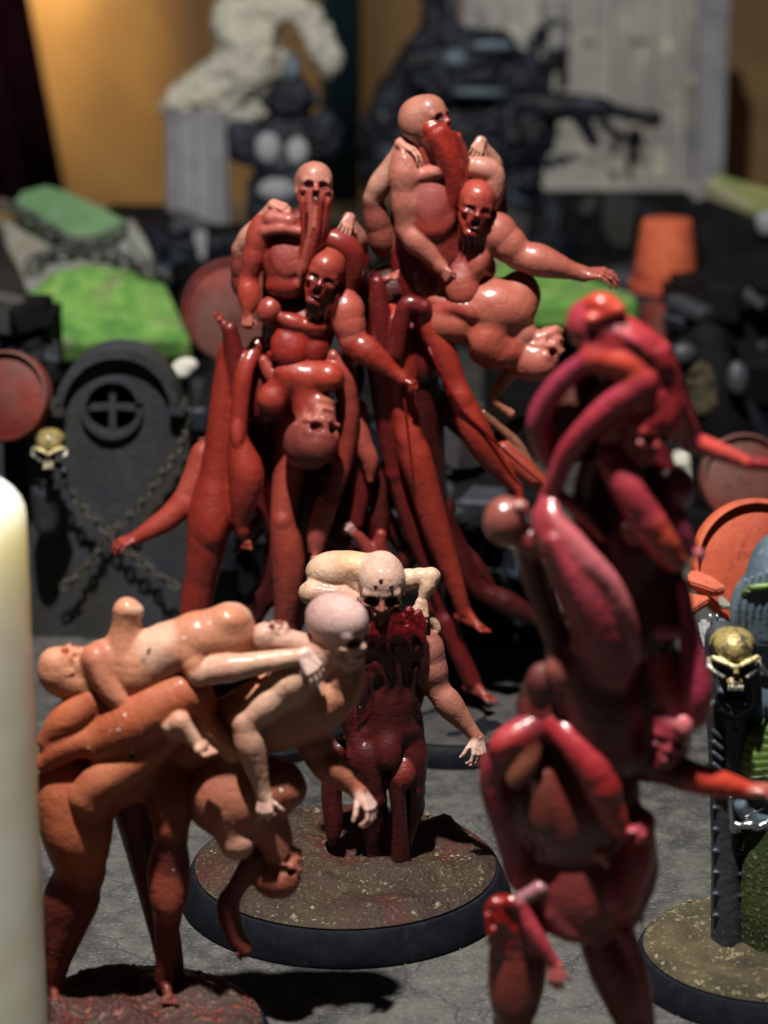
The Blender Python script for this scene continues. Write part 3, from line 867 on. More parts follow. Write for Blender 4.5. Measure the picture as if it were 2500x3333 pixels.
b.ell((742, 2020, -10), (56, 40, 56), col=TAN, k=22)
b.rc((755, 2030, 20), (800, 2110, 20), 62, 40, col=PALE2, k=20)
arm(b, (600, 2120, -60), (650, 2195, -105), (985, 2135, -85), 44, TAN, PALE2, front=(0, -.6, -1), k=16)
b.ell((646, 2196, -108), (36, 34, 34), col=PALE2, k=12)
b.rc((700, 2180, -100), (960, 2140, -88), 40, 26, col=PALE2, k=14)
hand(b, (990, 2132, -88), (.55, .82, -.15), (.25, -.35, -1), 135, -1, .5, .06, col=(.60, .44, .38), thumb=.4, wr=26)
b.chain([(318, 2150, -70), (345, 2225, -88), (392, 2285, -90), (452, 2335, -80), (470, 2345, -60)], [34, 36, 36, 32, 24], col=(.53, .22, .13), k=12)   # arm wound round the waist
for q_ in ((436, 2226, -86, 8, 19), (486, 2118, -104, 5, 14), (470, 2150, -104, 3, 5)):      # open black cuts
    b.ell(q_[:3], (q_[3], q_[4], 6), [(1, .35, 0), (-.35, 1, 0), (0, 0, 1)], col=(.02, .02, .03), k=2, gl=.7)
put('lying_body', b.build('lying_body'), M['flesh'], fig4, 'body lying face up with its head thrown back and a raised limb stump')

# -- small upturned head beside the big bald one
b = new4(2.8); b.col = PALE; b.gl = .15
head(b, (880, 2070, 10), (-.9, .1, -.3), (-.05, -.85, -.5), 118, PALE, PALE, (.28, .10, .08), 'open', gl=.2, ears=False)
b.rc((910, 2085, 15), (1000, 2110, 30), 40, 42, col=PALE, k=14)
put('upturned_head', b.build('upturned_head'), M['bloody'], fig4, 'small upturned skull-like head on the shoulder')

# -- folded legs of a third body, with one bare foot
b = new4(); b.col = ORANGE; b.gl = .12
b.chain([(165, 2410, -50), (220, 2345, -60), (300, 2285, -40)], [40, 54, 56], col=ORANGE, k=14)
b.chain([(150, 2480, -60), (220, 2430, -75), (330, 2385, -60)], [34, 46, 54], col=ORANGE, k=14)
b.chain([(135, 2545, -30), (190, 2560, -30)], [26, 30], col=(.55, .09, .04), k=10)
b.chain([(330, 2415, -70), (440, 2350, -90), (590, 2262, -70), (640, 2290, -40)], [62, 80, 74, 60], col=ORANGE, k=22)
b.chain([(372, 2330, -85), (352, 2400, -90)], [36, 44], col=ORANGE, k=16)
b.chain([(285, 2590, -95), (340, 2540, -105), (440, 2478, -100), (560, 2390, -92)], [60, 62, 56, 40], col=(.46, .15, .07), k=20)
b.ell((300, 2600, -90), (62, 74, 60), col=(.42, .13, .06), k=20)
foot(b, (585, 2350, -165), (.86, .46, -.1), (.45, -.88, -.4), 185, PALE2)
b.rc((575, 2372, -130), (585, 2352, -160), 34, 30, col=TAN, k=14)
b.rc((650, 2350, -60), (760, 2440, -40), 44, 40, col=TAN, k=16)
b.ell((432, 2462, -153), (6, 14, 6), col=(.02, .015, .015), k=2)
b.ell((388, 2376, -172), (7, 6, 5), col=(.7, .68, .62), k=2)
put('folded_body', b.build('folded_body'), M['flesh'], fig4, 'folded orange legs with one bare pale foot')

# -- body hanging head down between the legs
b = new4(); b.col = (.40, .14, .085); b.gl = .08
b.ell((740, 2590, 10), (135, 125, 105), [(1, .5, 0), (-.5, 1, 0), (0, 0, 1)], k=26)
b.ell((880, 2560, 20), (105, 95, 90), k=30)
b.ell((945, 2572, 5), (48, 44, 46), k=18)
b.rc((760, 2480, 20), (720, 2580, 10), 70, 90, k=30)
b.chain([(730, 2640, -25), (768, 2735, -45)], [70, 50], col=(.46, .20, .14), k=18)
b.ell((772, 2742, -46), (52, 54, 50), col=(.52, .27, .20), k=14)  # light on the elbow painted in as a paler tone
b.chain([(800, 2690, -55), (850, 2640, -62), (868, 2630, -60)], [16, 14, 12], col=(.62, .42, .34), k=8)
b.chain([(850, 2640, 10), (890, 2720, 5), (905, 2770, 0)], [72, 56, 46], k=22)
head(b, (912, 2835, 0), (-.28, .95, -.1), (.82, .18, -.5), 175, (.32, .095, .06), (.34, .11, .07), BROWN, 'shut', gl=.1)
b.chain([(835, 2790, 0), (770, 2890, 0), (742, 2950, 0), (765, 3040, -5), (795, 3090, -10)], [40, 30, 36, 30, 26], col=BROWN, k=14)
foot(b, (782, 3060, -8), (.25, .9, -.3), (.8, -.3, -.4), 80, BROWN, toes=True)
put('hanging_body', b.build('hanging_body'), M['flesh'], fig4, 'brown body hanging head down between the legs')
round_base(fig4, base4, .178, .038, M['sand_gore'], M['grit_red'], 900, 3, .016)

# ------------------------------------------------------------------ 2. middle figurine: pale head over a front darkened by painted blood and shade
D3, Y3 = 3.65, 2300
def new3(vox=3.0, k=9): return Sculpt(D3, Y3, vox, k)
base3 = on_ground(1125, 2815, .05)
fig3 = thing('flesh_horror_figurine', 'small pale-headed figurine with a front painted dark for blood and shade, standing on the round black base in the middle', 'figurine', (base3[0], base3[1], 0), 'fused body figurines')
DK = (.10, .008, .008); DK2 = (.07, .008, .008)  # near-black blood reds, with the front's shade put into the colour
b = new3(2.8); b.col = CREAM; b.gl = .12
hq = head(b, (1240, 1915, -40), (.02, -.93, -.36), (.04, .42, -.9), 222, (.52, .34, .27), (.34, .12, .09), (.10, .02, .02), 'shut', gl=.15)
for (x, y) in ((-.13, .21), (.09, .21), (.02, .30)):
    b.elll(hq(x, y, .355), (6, 6, 6), None, col=(.03, .01, .01), k=2)
b.ell((1100, 1862, 50), (105, 70, 90), col=CREAM, k=22)
b.ell((1150, 1845, 20), (80, 50, 70), col=(.66, .42, .25), k=20)
b.rc((1150, 1880, 20), (1240, 1960, 20), 60, 62, col=CREAM, k=20)
arm(b, (1060, 1890, 60), (1010, 1935, -10), (1118, 1928, -50), 40, CREAM, PALE, front=(0, -.5, -1), k=16)
b.ell((1018, 1930, -10), (46, 40, 42), col=CREAM, k=14)
hand(b, (1118, 1928, -52), (.75, .62, -.2), (.2, -.5, -.85), 105, -1, .45, .06, col=PALE, wr=20)
arm(b, (1310, 1890, 30), (1402, 1876, 10), (1372, 1962, -15), 36, CREAM, CREAM, front=(.3, -.6, -1), k=14)
b.ell((1404, 1876, 8), (30, 28, 30), col=CREAM, k=10)
hand(b, (1372, 1962, -18), (-.05, 1, -.15), (.3, -.1, -1), 108, -1, .42, .10, col=CREAM, wr=18)
b.chain([(1400, 2010, 20), (1420, 2050, 20), (1385, 2070, 10)], [20, 16, 14], col=CREAM, k=8)
put('rider_body', b.build('rider_body'), M['bloody'], fig3, 'pale bald head and arms clinging round the neck')
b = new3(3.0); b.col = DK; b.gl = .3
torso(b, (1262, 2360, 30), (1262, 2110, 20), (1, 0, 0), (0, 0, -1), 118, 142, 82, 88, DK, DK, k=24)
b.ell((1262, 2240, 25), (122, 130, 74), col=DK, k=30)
arm(b, (1385, 2085, 20), (1425, 2245, 5), (1552, 2400, -15), 56, (.36, .13, .10), (.42, .17, .12), front=(-.3, 0, -1), k=18)
hand(b, (1553, 2402, -16), (.1, .95, -.25), (.6, -.2, -.9), 125, -1, .6, .10, col=(.60, .40, .32), wr=22)
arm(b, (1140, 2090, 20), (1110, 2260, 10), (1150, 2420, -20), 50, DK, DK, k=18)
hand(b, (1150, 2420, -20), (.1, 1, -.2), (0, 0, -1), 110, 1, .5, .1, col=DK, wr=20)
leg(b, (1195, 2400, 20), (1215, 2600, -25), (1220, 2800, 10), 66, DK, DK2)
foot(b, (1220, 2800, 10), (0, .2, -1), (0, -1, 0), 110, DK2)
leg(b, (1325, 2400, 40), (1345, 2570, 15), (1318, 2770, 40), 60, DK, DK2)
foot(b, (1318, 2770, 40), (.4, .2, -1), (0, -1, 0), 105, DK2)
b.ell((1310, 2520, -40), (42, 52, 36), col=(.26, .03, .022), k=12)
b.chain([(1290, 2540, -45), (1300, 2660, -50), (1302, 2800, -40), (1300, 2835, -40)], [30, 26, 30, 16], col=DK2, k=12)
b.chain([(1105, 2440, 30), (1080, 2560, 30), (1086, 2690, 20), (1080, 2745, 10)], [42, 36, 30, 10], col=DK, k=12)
rs = np.random.RandomState(12)
for i in range(12):
    x = 1170 + 190 * rs.rand(); y = 2080 + 120 * rs.rand(); zz = -70 + 30 * abs(x - 1262) / 100
    b.chain([(x, y, zz), (x + 14 * rs.randn(), y + 60 + 50 * rs.rand(), zz + 8), (x + 20 * rs.randn(), y + 130 + 90 * rs.rand(), zz + 30)], [10 + 6 * rs.rand(), 8, 4], col=DK2, k=12, gl=.6)
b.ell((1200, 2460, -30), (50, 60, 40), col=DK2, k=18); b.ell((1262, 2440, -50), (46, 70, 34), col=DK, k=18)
put('standing_body', b.build('standing_body'), M['bloody'], fig3, 'blood-red standing body painted darker for shade, with one pale lit hand')
b = new3(2.8); b.col = BLOOD; b.gl = .85
rs = np.random.RandomState(5)
for i in range(34):
    x = 1180 + rs.rand() * 190; y = 1985 + rs.rand() * 60
    ln = 30 + rs.rand() * 95
    zz = -92 + 20 * abs(x - 1265) / 90
    b.chain([(x, y, zz), (x + rs.randn() * 12, y + ln * .5, zz - 4), (x + rs.randn() * 16, y + ln, zz + 14)], [8 + rs.rand() * 8, 7 + rs.rand() * 6, 4], k=6)
b.ell((1270, 2045, -55), (112, 52, 46), k=10)
put('gore_beard', b.build('gore_beard'), M['gore'], fig3, 'glossy dark blood hanging from the mouth')
round_base(fig3, base3, .236, .05, M['sand_red'], M['grit'], 900, 11, .018)

# ------------------------------------------------------------------ 3. tall red figurines behind
D1, Y1 = 4.20, 1300
def new1(vox=2.9, k=8):
    b = Sculpt(D1, Y1, vox, k); b.fat = 1.06; return b
def tall_base(fig, cen, z, R, seed):
    """stepped dark plinth under a tall figurine"""
    T = Matrix.Translation(Vector((cen[0], cen[1], 0)))
    put('base_rim', lathe_me('base_rim', [(R * 1.04, .001), (R * 1.05, .02), (R, z * .86), (R * .98, z * .96), (R * .95, z - .004)], 80, T), M['rim'], fig)
    n, m = 56, 12; V, F = [], []
    for j in range(m + 1):
        for i in range(n):
            a = 2 * math.pi * i / n; r = R * .955 * j / m
            x, y = cen[0] + r * math.cos(a), cen[1] + r * math.sin(a)
            V.append((x, y, z + min(1, (m - j) / 3) * .014 * mnoise.fractal(Vector((x * 14, y * 14, seed)), 1.0, 2.0, 4)))
    for j in range(m):
        for i in range(n): F.append((j * n + i, (j + 1) * n + i, (j + 1) * n + (i + 1) % n, j * n + (i + 1) % n))
    put('ground_texture', mesh_np('ground_texture', V, F, True), M['mound'], fig)

probe = new1()
f1w = world_pt(probe, (800, 2290, 60)); f2w = world_pt(probe, (1480, 2280, 70))
fig1 = thing('flesh_horror_figurine', 'tall glossy red figurine with upright hollow-eyed head, one arm reaching left towards the gravestone', 'figurine', (f1w[0], f1w[1], 0), 'fused body figurines')
fig2 = thing('flesh_horror_figurine', 'tallest dusty red figurine, topmost bald head tilted back, long arm stretched out to the right', 'figurine', (f2w[0], f2w[1], 0), 'fused body figurines')

# -- left: top rider with the flayed jaw
b = new1(2.7); b.col = RED; b.gl = .5
HC = (.42, .18, .13)
JW = (.42, .07, .05)
head(b, (1022, 612, -20), (.02, -.97, .22), (.14, -.12, -.97), 166, HC, (.44, .085, .06), (.12, .02, .016), 'hole', jaw=.6, gl=.45)
b.chain([(1026, 650, -30), (1024, 745, -30), (1002, 850, -36), (970, 935, -40)], [52, 42, 26, 12], col=JW, k=14)
for i, (x0, x1, x2, x3) in enumerate([(990, 992, 985, 965), (1012, 1010, 992, 968), (1040, 1032, 1006, 972), (1064, 1048, 1016, 978)]):
    zz = (-66, -82, -80, -62)[i]
    b.chain([(x0, 655, zz), (x1, 745, zz), (x2, 845, zz + 10), (x3, 930, zz + 22)], [13, 12, 10, 5], col=(.48, .11, .08) if i == 1 else (.36, .035, .026), k=3, gl=.6)
b.rc((1026, 650, -78), (1021, 735, -82), 13, 13, col=(.50, .15, .11), k=3)
b.chain([(1000, 700, -84), (1002, 800, -76), (985, 900, -62)], [5, 5, 4], col=(.10, .008, .008), k=3, op='s')
b.ell((930, 850, 5), (68, 108, 62), col=(.33, .045, .032), k=16)
b.ell((930, 930, -20), (62, 40, 50), col=(.36, .035, .024), k=12)
b.ell((938, 828, -44), (46, 58, 14), col=(.34, .07, .055), k=24)
b.chain([(866, 752, -40), (915, 744, -56), (972, 752, -58)], [16, 17, 14], col=(.46, .12, .09), k=6, gl=.7)
b.chain([(885, 712, -26), (940, 720, -44)], [28, 24], col=(.42, .10, .075), k=10)
b.rc((985, 760, 10), (1060, 790, 20), 50, 44, col=RED, k=18)
arm(b, (852, 735, 0), (808, 912, -12), (806, 1024, -40), 40, (.40, .06, .04), (.50, .07, .04), gl=.45, front=(-.4, 0, -1), k=16)
b.ell((812, 960, -24), (32, 56, 30), col=(.52, .075, .04), k=14)
hand(b, (806, 1026, -40), (-.05, 1, -.2), (-.4, 0, -1), 78, 1, 1.15, .04, col=(.48, .15, .11), wr=18)
b.chain([(1060, 772, -10), (1110, 792, -14), (1140, 830, 0), (1140, 900, 20), (1120, 950, 30)], [30, 38, 42, 40, 30], col=(.33, .035, .025), k=14)
put('rider_body', b.build('rider_body'), M['red'], fig1, 'bald rider with hollow eyes and strips hanging from its mouth')
# -- left: second body under it (long open-mouthed face, belly, outstretched arm)
b = new1(2.7); b.col = RED; b.gl = .6
head(b, (1052, 898, -44), (.34, -.93, -.12), (-.05, .18, -.98), 168, (.40, .065, .045), (.32, .04, .028), (.12, .012, .01), 'open', jaw=1.15, gl=.6, ears=False, deep=False)
b.ell((1078, 838, -20), (50, 40, 40), col=(.40, .06, .04), k=12)
for i in range(8):
    x = 1002 + 12 * i
    b.chain([(x + 10, 960, -66), (x, 1000 + 10 * (i % 3), -70), (x - 6, 1030 + 14 * (i % 2), -54)], [9, 7, 4], col=(.16, .008, .008), k=4, gl=.9)
torso(b, (948, 1160, 20), (970, 1062, 15), (1, .05, 0), (-.05, -.25, -1), 88, 106, 66, 60, (.34, .032, .022), (.36, .03, .02), gl=.65, k=18, male=False)
b.ell((875, 1008, -32), (36, 44, 36), [(.8, .6, 0), (-.6, .8, 0), (0, 0, 1)], col=(.42, .07, .05), k=12, gl=.8)
b.ell((948, 1046, -44), (46, 26, 24), [(.9, .3, 0), (-.3, .9, 0), (0, 0, 1)], col=(.42, .06, .045), k=12, gl=.8)
b.ell((1022, 1060, -42), (46, 24, 24), col=(.40, .045, .03), k=12, gl=.8)
b.ell((942, 1126, -44), (58, 64, 34), col=(.38, .03, .02), k=16)
b.ell((1022, 1130, -20), (44, 58, 34), [(.9, .5, 0), (-.5, .9, 0), (0, 0, 1)], col=(.30, .022, .016), k=12)
arm(b, (1122, 990, -5), (1144, 1108, -35), (1308, 1232, -75), 56, (.48, .11, .08), (.38, .04, .024), gl=.65, front=(.4, -.4, -1), k=16)
b.ell((1126, 1030, -24), (50, 60, 46), col=(.46, .10, .07), k=14)
b.ell((1148, 1112, -40), (38, 36, 34), col=(.40, .06, .04), k=10)
hand(b, (1310, 1233, -75), (.85, .35, -.2), (.3, -.9, -.4), 90, 1, .85, .10, col=(.34, .035, .018), wr=17, gl=1, thumb=1)
b.chain([(1120, 1070, 40), (1130, 1150, 30), (1152, 1182, 10)], [16, 15, 13], col=(.50, .32, .24), k=6)
put('second_body', b.build('second_body'), M['red'], fig1, 'long open-mouthed face and belly with an arm reaching right')
# -- left: body bent over with its head upside down
b = new1(2.7); b.col = RED; b.gl = .5
b.ell((1015, 1228, -36), (96, 56, 66), col=(.44, .05, .03), k=20)
b.ell((1066, 1226, -76), (50, 44, 40), col=(.46, .055, .034), k=16, gl=.7)
b.ell((960, 1216, -40), (66, 46, 50), col=(.42, .045, .028), k=18)
b.ell((888, 1300, -46), (48, 46, 46), col=(.42, .055, .036), k=16, gl=.7)
b.rc((888, 1290, -40), (960, 1240, -40), 42, 44, col=RED, k=16)
b.rc((1005, 1250, -40), (1012, 1330, -60), 56, 58, col=(.36, .04, .026), k=16)
head(b, (1020, 1408, -88), (-.10, .97, -.12), (.50, -.05, -.86), 226, (.24, .05, .04), (.44, .12, .09), (.20, .03, .025), 'shut', gl=.25, ears=False, lip=(.50, .17, .13))
b.chain([(858, 1175, 0), (885, 1220, -10), (912, 1245, -10)], [20, 26, 20], col=(.38, .05, .035), k=8)
b.chain([(1084, 1160, -10), (1118, 1220, -4), (1134, 1320, 0), (1132, 1420, 5), (1110, 1530, 5), (1072, 1630, 0)], [24, 38, 34, 30, 30, 28], col=(.38, .06, .042), k=14)
b.chain([(1062, 1640, -15), (1036, 1730, -22), (1030, 1785, -22)], [38, 34, 26], col=(.46, .10, .075), k=10)
foot(b, (1028, 1772, -22), (.1, .75, -.65), (.3, -.5, -.9), 88, (.44, .10, .075), toes=True)
put('bent_body', b.build('bent_body'), M['red'], fig1, 'body bent double with an upside-down bald head')
# -- left: the legs that carry the group, arms clutching from behind
b = new1(3.0); b.col = RED; b.gl = .45
b.ell((860, 1250, 90), (110, 130, 80), col=DRED, k=30)
b.ell((980, 950, 110), (120, 260, 70), col=DRED, k=30)
b.chain([(752, 1140, 20), (738, 1250, 10), (722, 1400, 0), (706, 1530, -10), (692, 1620, -18), (682, 1690, -20), (668, 1800, -12), (650, 1900, 0), (636, 1980, 5), (630, 2080, 20)], [38, 44, 47, 50, 62, 69, 60, 52, 50, 46], col=(.36, .036, .022), k=20)
b.ell((690, 1680, -52), (44, 90, 36), col=(.40, .036, .022), k=24)
b.rc((640, 2060, 25), (636, 2210, 40), 48, 34, col=DRED, k=16)
foot(b, (636, 2225, 40), (-.2, .2, -1), (0, -1, 0), 130, DRED)
b.chain([(965, 1360, 70), (940, 1540, 40), (922, 1685, 5), (932, 1760, 5), (938, 1830, 10), (938, 1920, 20), (930, 2010, 40), (926, 2080, 50)], [60, 50, 41, 50, 53, 46, 38, 36], col=(.40, .065, .045), k=18)
b.ell((918, 1692, -26), (24, 28, 20), col=(.42, .075, .05), k=12)
b.rc((925, 2070, 50), (930, 2220, 60), 40, 32, col=DRED, k=16)
foot(b, (930, 2230, 60), (.2, .2, -1), (0, -1, 0), 130, DRED)
b.chain([(840, 1120, 20), (800, 1200, -30), (782, 1320, -46), (776, 1420, -52), (790, 1490, -55), (802, 1545, -58), (795, 1620, -55), (784, 1690, -45), (790, 1725, -40)], [24, 27, 27, 30, 46, 56, 46, 30, 26], col=(.38, .036, .022), k=14)
b.ell((772, 1405, -74), (22, 50, 18), col=(.38, .04, .024), k=10)
foot(b, (790, 1715, -38), (.12, .95, -.25), (-.1, .2, -1), 96, (.44, .07, .045))
b.chain([(775, 1260, -10), (762, 1150, -10), (748, 1072, -12)], [34, 30, 24], col=DRED, k=12)
foot(b, (750, 1085, -14), (-.25, -.85, -.3), (.75, -.1, -.6), 100, (.28, .035, .025))
b.chain([(665, 1480, 60), (632, 1560, 40), (598, 1640, 25)], [44, 40, 38], col=(.44, .08, .05), k=14)
b.chain([(598, 1640, 25), (530, 1700, 0), (440, 1752, -20)], [42, 36, 22], col=(.40, .05, .03), k=12)
hand(b, (440, 1753, -20), (-.85, .30, -.35), (-.25, -.7, -.65), 112, -1, .5, .16, col=(.40, .055, .04), wr=20, thumb=1.1)
arm(b, (800, 940, 90), (785, 815, 60), (888, 668, 0), 42, (.28, .06, .045), (.46, .22, .16), front=(-.6, 0, -.6), k=14)
hand(b, (890, 666, -2), (.86, .3, -.4), (.1, -.8, -.6), 96, -1, .55, .05, col=(.50, .20, .15), wr=19)
arm(b, (1165, 930, 90), (1168, 800, 60), (1140, 712, 10), 38, DRED, (.40, .16, .12), front=(.6, 0, -.6), k=14)
hand(b, (1138, 706, 8), (-.3, .85, -.45), (.3, -.4, -.9), 92, 1, .30, .14, col=(.46, .20, .15), wr=16, thumb=1.0)
b.chain([(1165, 1330, 60), (1180, 1440, 45), (1202, 1500, 40), (1205, 1560, 35)], [30, 32, 28, 12], col=(.44, .10, .07), k=10)
b.chain([(1150, 1450, 90), (1170, 1600, 80), (1160, 1700, 70)], [40, 34, 24], col=DRED, k=10)
b.chain([(1225, 1830, 50), (1180, 1765, 40), (1150, 1735, 30)], [26, 22, 16], col=(.36, .06, .045), k=8)
hand(b, (1152, 1736, 30), (-.4, -.5, -.5), (-.3, -.5, -.9), 74, 1, .9, .08, col=(.46, .26, .24), wr=13)
b.chain([(1260, 1860, 70), (1235, 1790, 60), (1240, 1740, 55)], [36, 28, 18], col=(.34, .04, .03), k=10)
put('carrying_body', b.build('carrying_body'), M['red'], fig1, 'glossy red legs, dangling foot and clutching arms')
tall_base(fig1, f1w, f1w[2] - .018, .17, 21)

def tangle(fig, seed, x0, x1, y0, y1, slope, n_):
    """the mass of limbs filling the gaps behind, painted dark for shade: bent arms and legs grown into each other"""
    b = new1(3.4); b.gl = .4; b.gain = .4; rs = np.random.RandomState(seed)  # low gain puts the shade behind into the colour
    b.chain([((x0 + x1) / 2, y0, 130), ((x0 + x1) / 2 + slope * .5 * (y1 - y0), (y0 + y1) / 2, 130), ((x0 + x1) / 2 + slope * (y1 - y0), y1, 150)], [90, 100, 60], col=DRED, k=30)
    for i in range(n_):
        y = y0 + (y1 - y0) * rs.rand() ** 1.2; x = x0 + (x1 - x0) * rs.rand() + slope * (y - y0)
        L_ = 150 + 130 * rs.rand(); a = rs.randn() * .55; a2 = a + rs.randn() * .5; z = 95 + 60 * rs.rand(); r = 30 + 16 * rs.rand()
        m_ = (x + L_ * math.sin(a), y + L_ * math.cos(a), z - 15); e_ = (m_[0] + L_ * .9 * math.sin(a2), m_[1] + L_ * .9 * math.cos(a2), z + 10)
        c_ = [DRED, (.24, .016, .014), (.28, .03, .022)][i % 3]
        b.chain([(x, y, z + 20), ((x + m_[0]) / 2, (y + m_[1]) / 2, z - 5), m_, ((m_[0] + e_[0]) / 2, (m_[1] + e_[1]) / 2, z - 5), e_], [r, r * 1.1, r * .72, r * .85, r * .42], col=c_, k=12)
        if i % 2: foot(b, e_, (math.sin(a2), math.cos(a2), -.5), (0, -.2, -1), 80, c_)
    put('tangled_body', b.build('tangled_body'), M['red'], fig, 'dark red tangle of limbs behind, painted dark for shade')
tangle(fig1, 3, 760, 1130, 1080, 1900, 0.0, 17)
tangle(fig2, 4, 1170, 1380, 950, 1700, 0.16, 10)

# -- right: top rider
b = new1(); b.col = MRED; b.gl = .3
HC = (.38, .155, .11); UA = (.40, .135, .095)
head(b, (1396, 396, -10), (-.34, -.92, -.05), (.76, -.26, -.6), 168, HC, (.42, .04, .028), (.12, .02, .016), 'hole', jaw=.6, gl=.45, ears=False)
b.ell((1364, 392, 0), (62, 66, 60), col=HC, k=18)
b.rc((1400, 440, 10), (1400, 560, 30), 56, 62, col=(.42, .07, .05), k=22)
b.ell((1412, 660, 8), (84, 125, 66), col=(.30, .06, .05), k=16)
b.rc((1420, 740, 20), (1440, 820, 30), 70, 76, col=(.26, .03, .024), k=18)
b.ell((1398, 640, -40), (50, 66, 18), col=(.32, .07, .06), k=26)
b.rc((1345, 575, -25), (1440, 555, -45), 24, 20, col=(.44, .14, .11), k=8)
b.ell((1410, 715, -38), (62, 56, 30), col=(.40, .05, .035), k=12)
for i, x in enumerate((1440, 1458, 1474, 1490)):
    b.chain([(x, 425 + 6 * i, -66 + 8 * i), (x + 22, 520, -58 + 10 * i), (x + 26 - 4 * i, 630, -48 + 10 * i), (x + 16 - 12 * i, 735 - 12 * i, -36 + 8 * i)], [13, 14, 12, 7], col=(.40, .05, .035) if i % 2 else (.30, .028, .022), k=4, gl=.6)
b.chain([(1424, 440, -40), (1462, 520, -46), (1480, 600, -44), (1474, 690, -34)], [46, 38, 28, 14], col=(.38, .032, .022), k=10, gl=.7)
b.chain([(1400, 420, -60), (1440, 470, -72), (1462, 530, -74)], [22, 18, 10], col=(.44, .04, .026), k=8, gl=.8)
arm(b, (1320, 530, -5), (1326, 745, -15), (1436, 872, -50), 52, UA, (.43, .145, .105), front=(-.3, 0, -1), k=16)
hand(b, (1438, 874, -51), (.62, .68, -.35), (-.5, .3, -.8), 88, -1, 1.0, .06, col=(.42, .14, .11), wr=18)
b.chain([(1500, 540, 20), (1560, 545, -5), (1600, 565, 0), (1604, 620, 5), (1592, 680, 15)], [32, 36, 38, 36, 26], col=(.46, .20, .15), k=12)
put('rider_body', b.build('rider_body'), M['red'], fig2, 'topmost bald head with dark strips hanging from its mouth')
# -- right: second face, belly, long arm
b = new1(); b.col = MRED; b.gl = .35
head(b, (1546, 672, -44), (.22, -.94, -.2), (.16, .22, -.96), 166, (.44, .07, .05), (.36, .045, .03), (.12, .012, .01), 'open', jaw=1.15, gl=.65, ears=False, deep=False)
for i in range(8):
    x = 1500 + 13 * i
    b.chain([(x, 735, -52), (x - 4 + 3 * (i % 3), 775 + 10 * (i % 3), -50), (x - 6, 810 + 14 * (i % 2), -36)], [9, 7, 4], col=(.20, .012, .01), k=4, gl=.8)
torso(b, (1480, 985, 25), (1505, 862, 20), (1, .05, 0), (0, -.2, -1), 92, 104, 66, 64, (.33, .04, .03), (.38, .09, .065), gl=.5, k=18, male=False)
b.ell((1560, 850, -30), (36, 60, 40), [(.9, .3, 0), (-.3, .9, 0), (0, 0, 1)], col=(.38, .09, .065), k=16)
b.ell((1505, 930, -48), (52, 62, 30), col=(.36, .07, .05), k=18)
arm(b, (1600, 745, 0), (1690, 832, -20), (1900, 892, -40), 62, (.42, .125, .088), (.42, .125, .088), front=(.3, -.6, -1), k=18)
hand(b, (1902, 893, -40), (.95, .02, -.25), (.15, -.8, -.6), 140, 1, .45, .14, col=(.42, .12, .09), wr=21, thumb=1.2)
put('second_body', b.build('second_body'), M['red'], fig2, 'open-mouthed face with a long arm stretched right')
# -- right: body thrown backwards over the hip, head upside down
b = new1(); b.col = PINK; b.gl = .15
b.ell((1610, 1000, -10), (125, 90, 85), [(1, .15, 0), (-.15, 1, 0), (0, 0, 1)], col=(.43, .12, .08), k=26)
b.ell((1690, 960, 20), (66, 74, 66), col=(.41, .115, .08), k=22)
b.ell((1480, 1045, -5), (100, 70, 66), col=(.44, .10, .065), k=26)
b.ell((1590, 1095, -55), (58, 66, 48), [(.8, .6, 0), (-.6, .8, 0), (0, 0, 1)], col=(.46, .10, .06), k=18, gl=.5)
b.ell((1620, 1140, -30), (90, 60, 60), col=(.38, .07, .045), k=22)
b.rc((1650, 1060, -10), (1700, 1085, -15), 48, 46, col=PINK, k=18)
head(b, (1752, 1145, -12), (-.35, .92, 0), (.85, .28, -.45), 190, (.42, .11, .08), (.46, .15, .11), (.2, .03, .025), 'shut', gl=.15, ears=False, lip=(.48, .17, .13))
b.chain([(1690, 1180, 20), (1640, 1240, 10), (1612, 1295, 0), (1660, 1345, 0)], [30, 22, 18, 16], col=(.40, .16, .10), k=8)
b.chain([(1440, 1010, -30), (1490, 1000, -50), (1540, 1015, -62)], [26, 30, 30], col=(.40, .06, .045), k=12)
put('arched_body', b.build('arched_body'), M['red'], fig2, 'body arched backwards with an upside-down head')
# -- right: long legs
b = new1(3.0); b.col = RED; b.gl = .5
b.ell((1340, 1130, 80), (110, 120, 70), col=DRED, k=30)
b.ell((1400, 780, 110), (130, 230, 66), col=DRED, k=30)
b.chain([(1385, 1030, -5), (1440, 1140, -20), (1478, 1240, -32), (1508, 1312, -40), (1545, 1400, -45), (1590, 1480, -38), (1645, 1548, -22), (1684, 1592, -14)], [46, 42, 36, 40, 47, 40, 26, 19], col=(.40, .04, .024), k=16, gl=.6)
b.ell((1498, 1292, -64), (26, 30, 16), col=(.40, .042, .026), k=24, gl=.6)
foot(b, (1684, 1590, -12), (.55, .75, -.3), (.7, -.6, -.4), 110, RED)
b.chain([(1275, 1040, 20), (1298, 1200, 10), (1325, 1395, -5), (1352, 1490, -15), (1385, 1600, -10), (1425, 1740, 0), (1470, 1870, 6), (1508, 1985, 10)], [50, 50, 42, 51, 47, 42, 33, 23], col=(.40, .042, .024), k=18, gl=.55)
b.ell((1330, 1415, -34), (30, 38, 18), col=(.40, .042, .026), k=26, gl=.55)
foot(b, (1514, 1992, 10), (.85, .35, -.4), (.2, -.95, -.2), 128, (.42, .06, .035), gl=.6)
leg(b, (1235, 1130, 50), (1285, 1540, 40), (1450, 2020, 70), 46, DRED, DRED, front=(.1, 0, -1))
b.rc((1450, 2020, 70), (1535, 2215, 60), 34, 28, col=DRED, k=14)
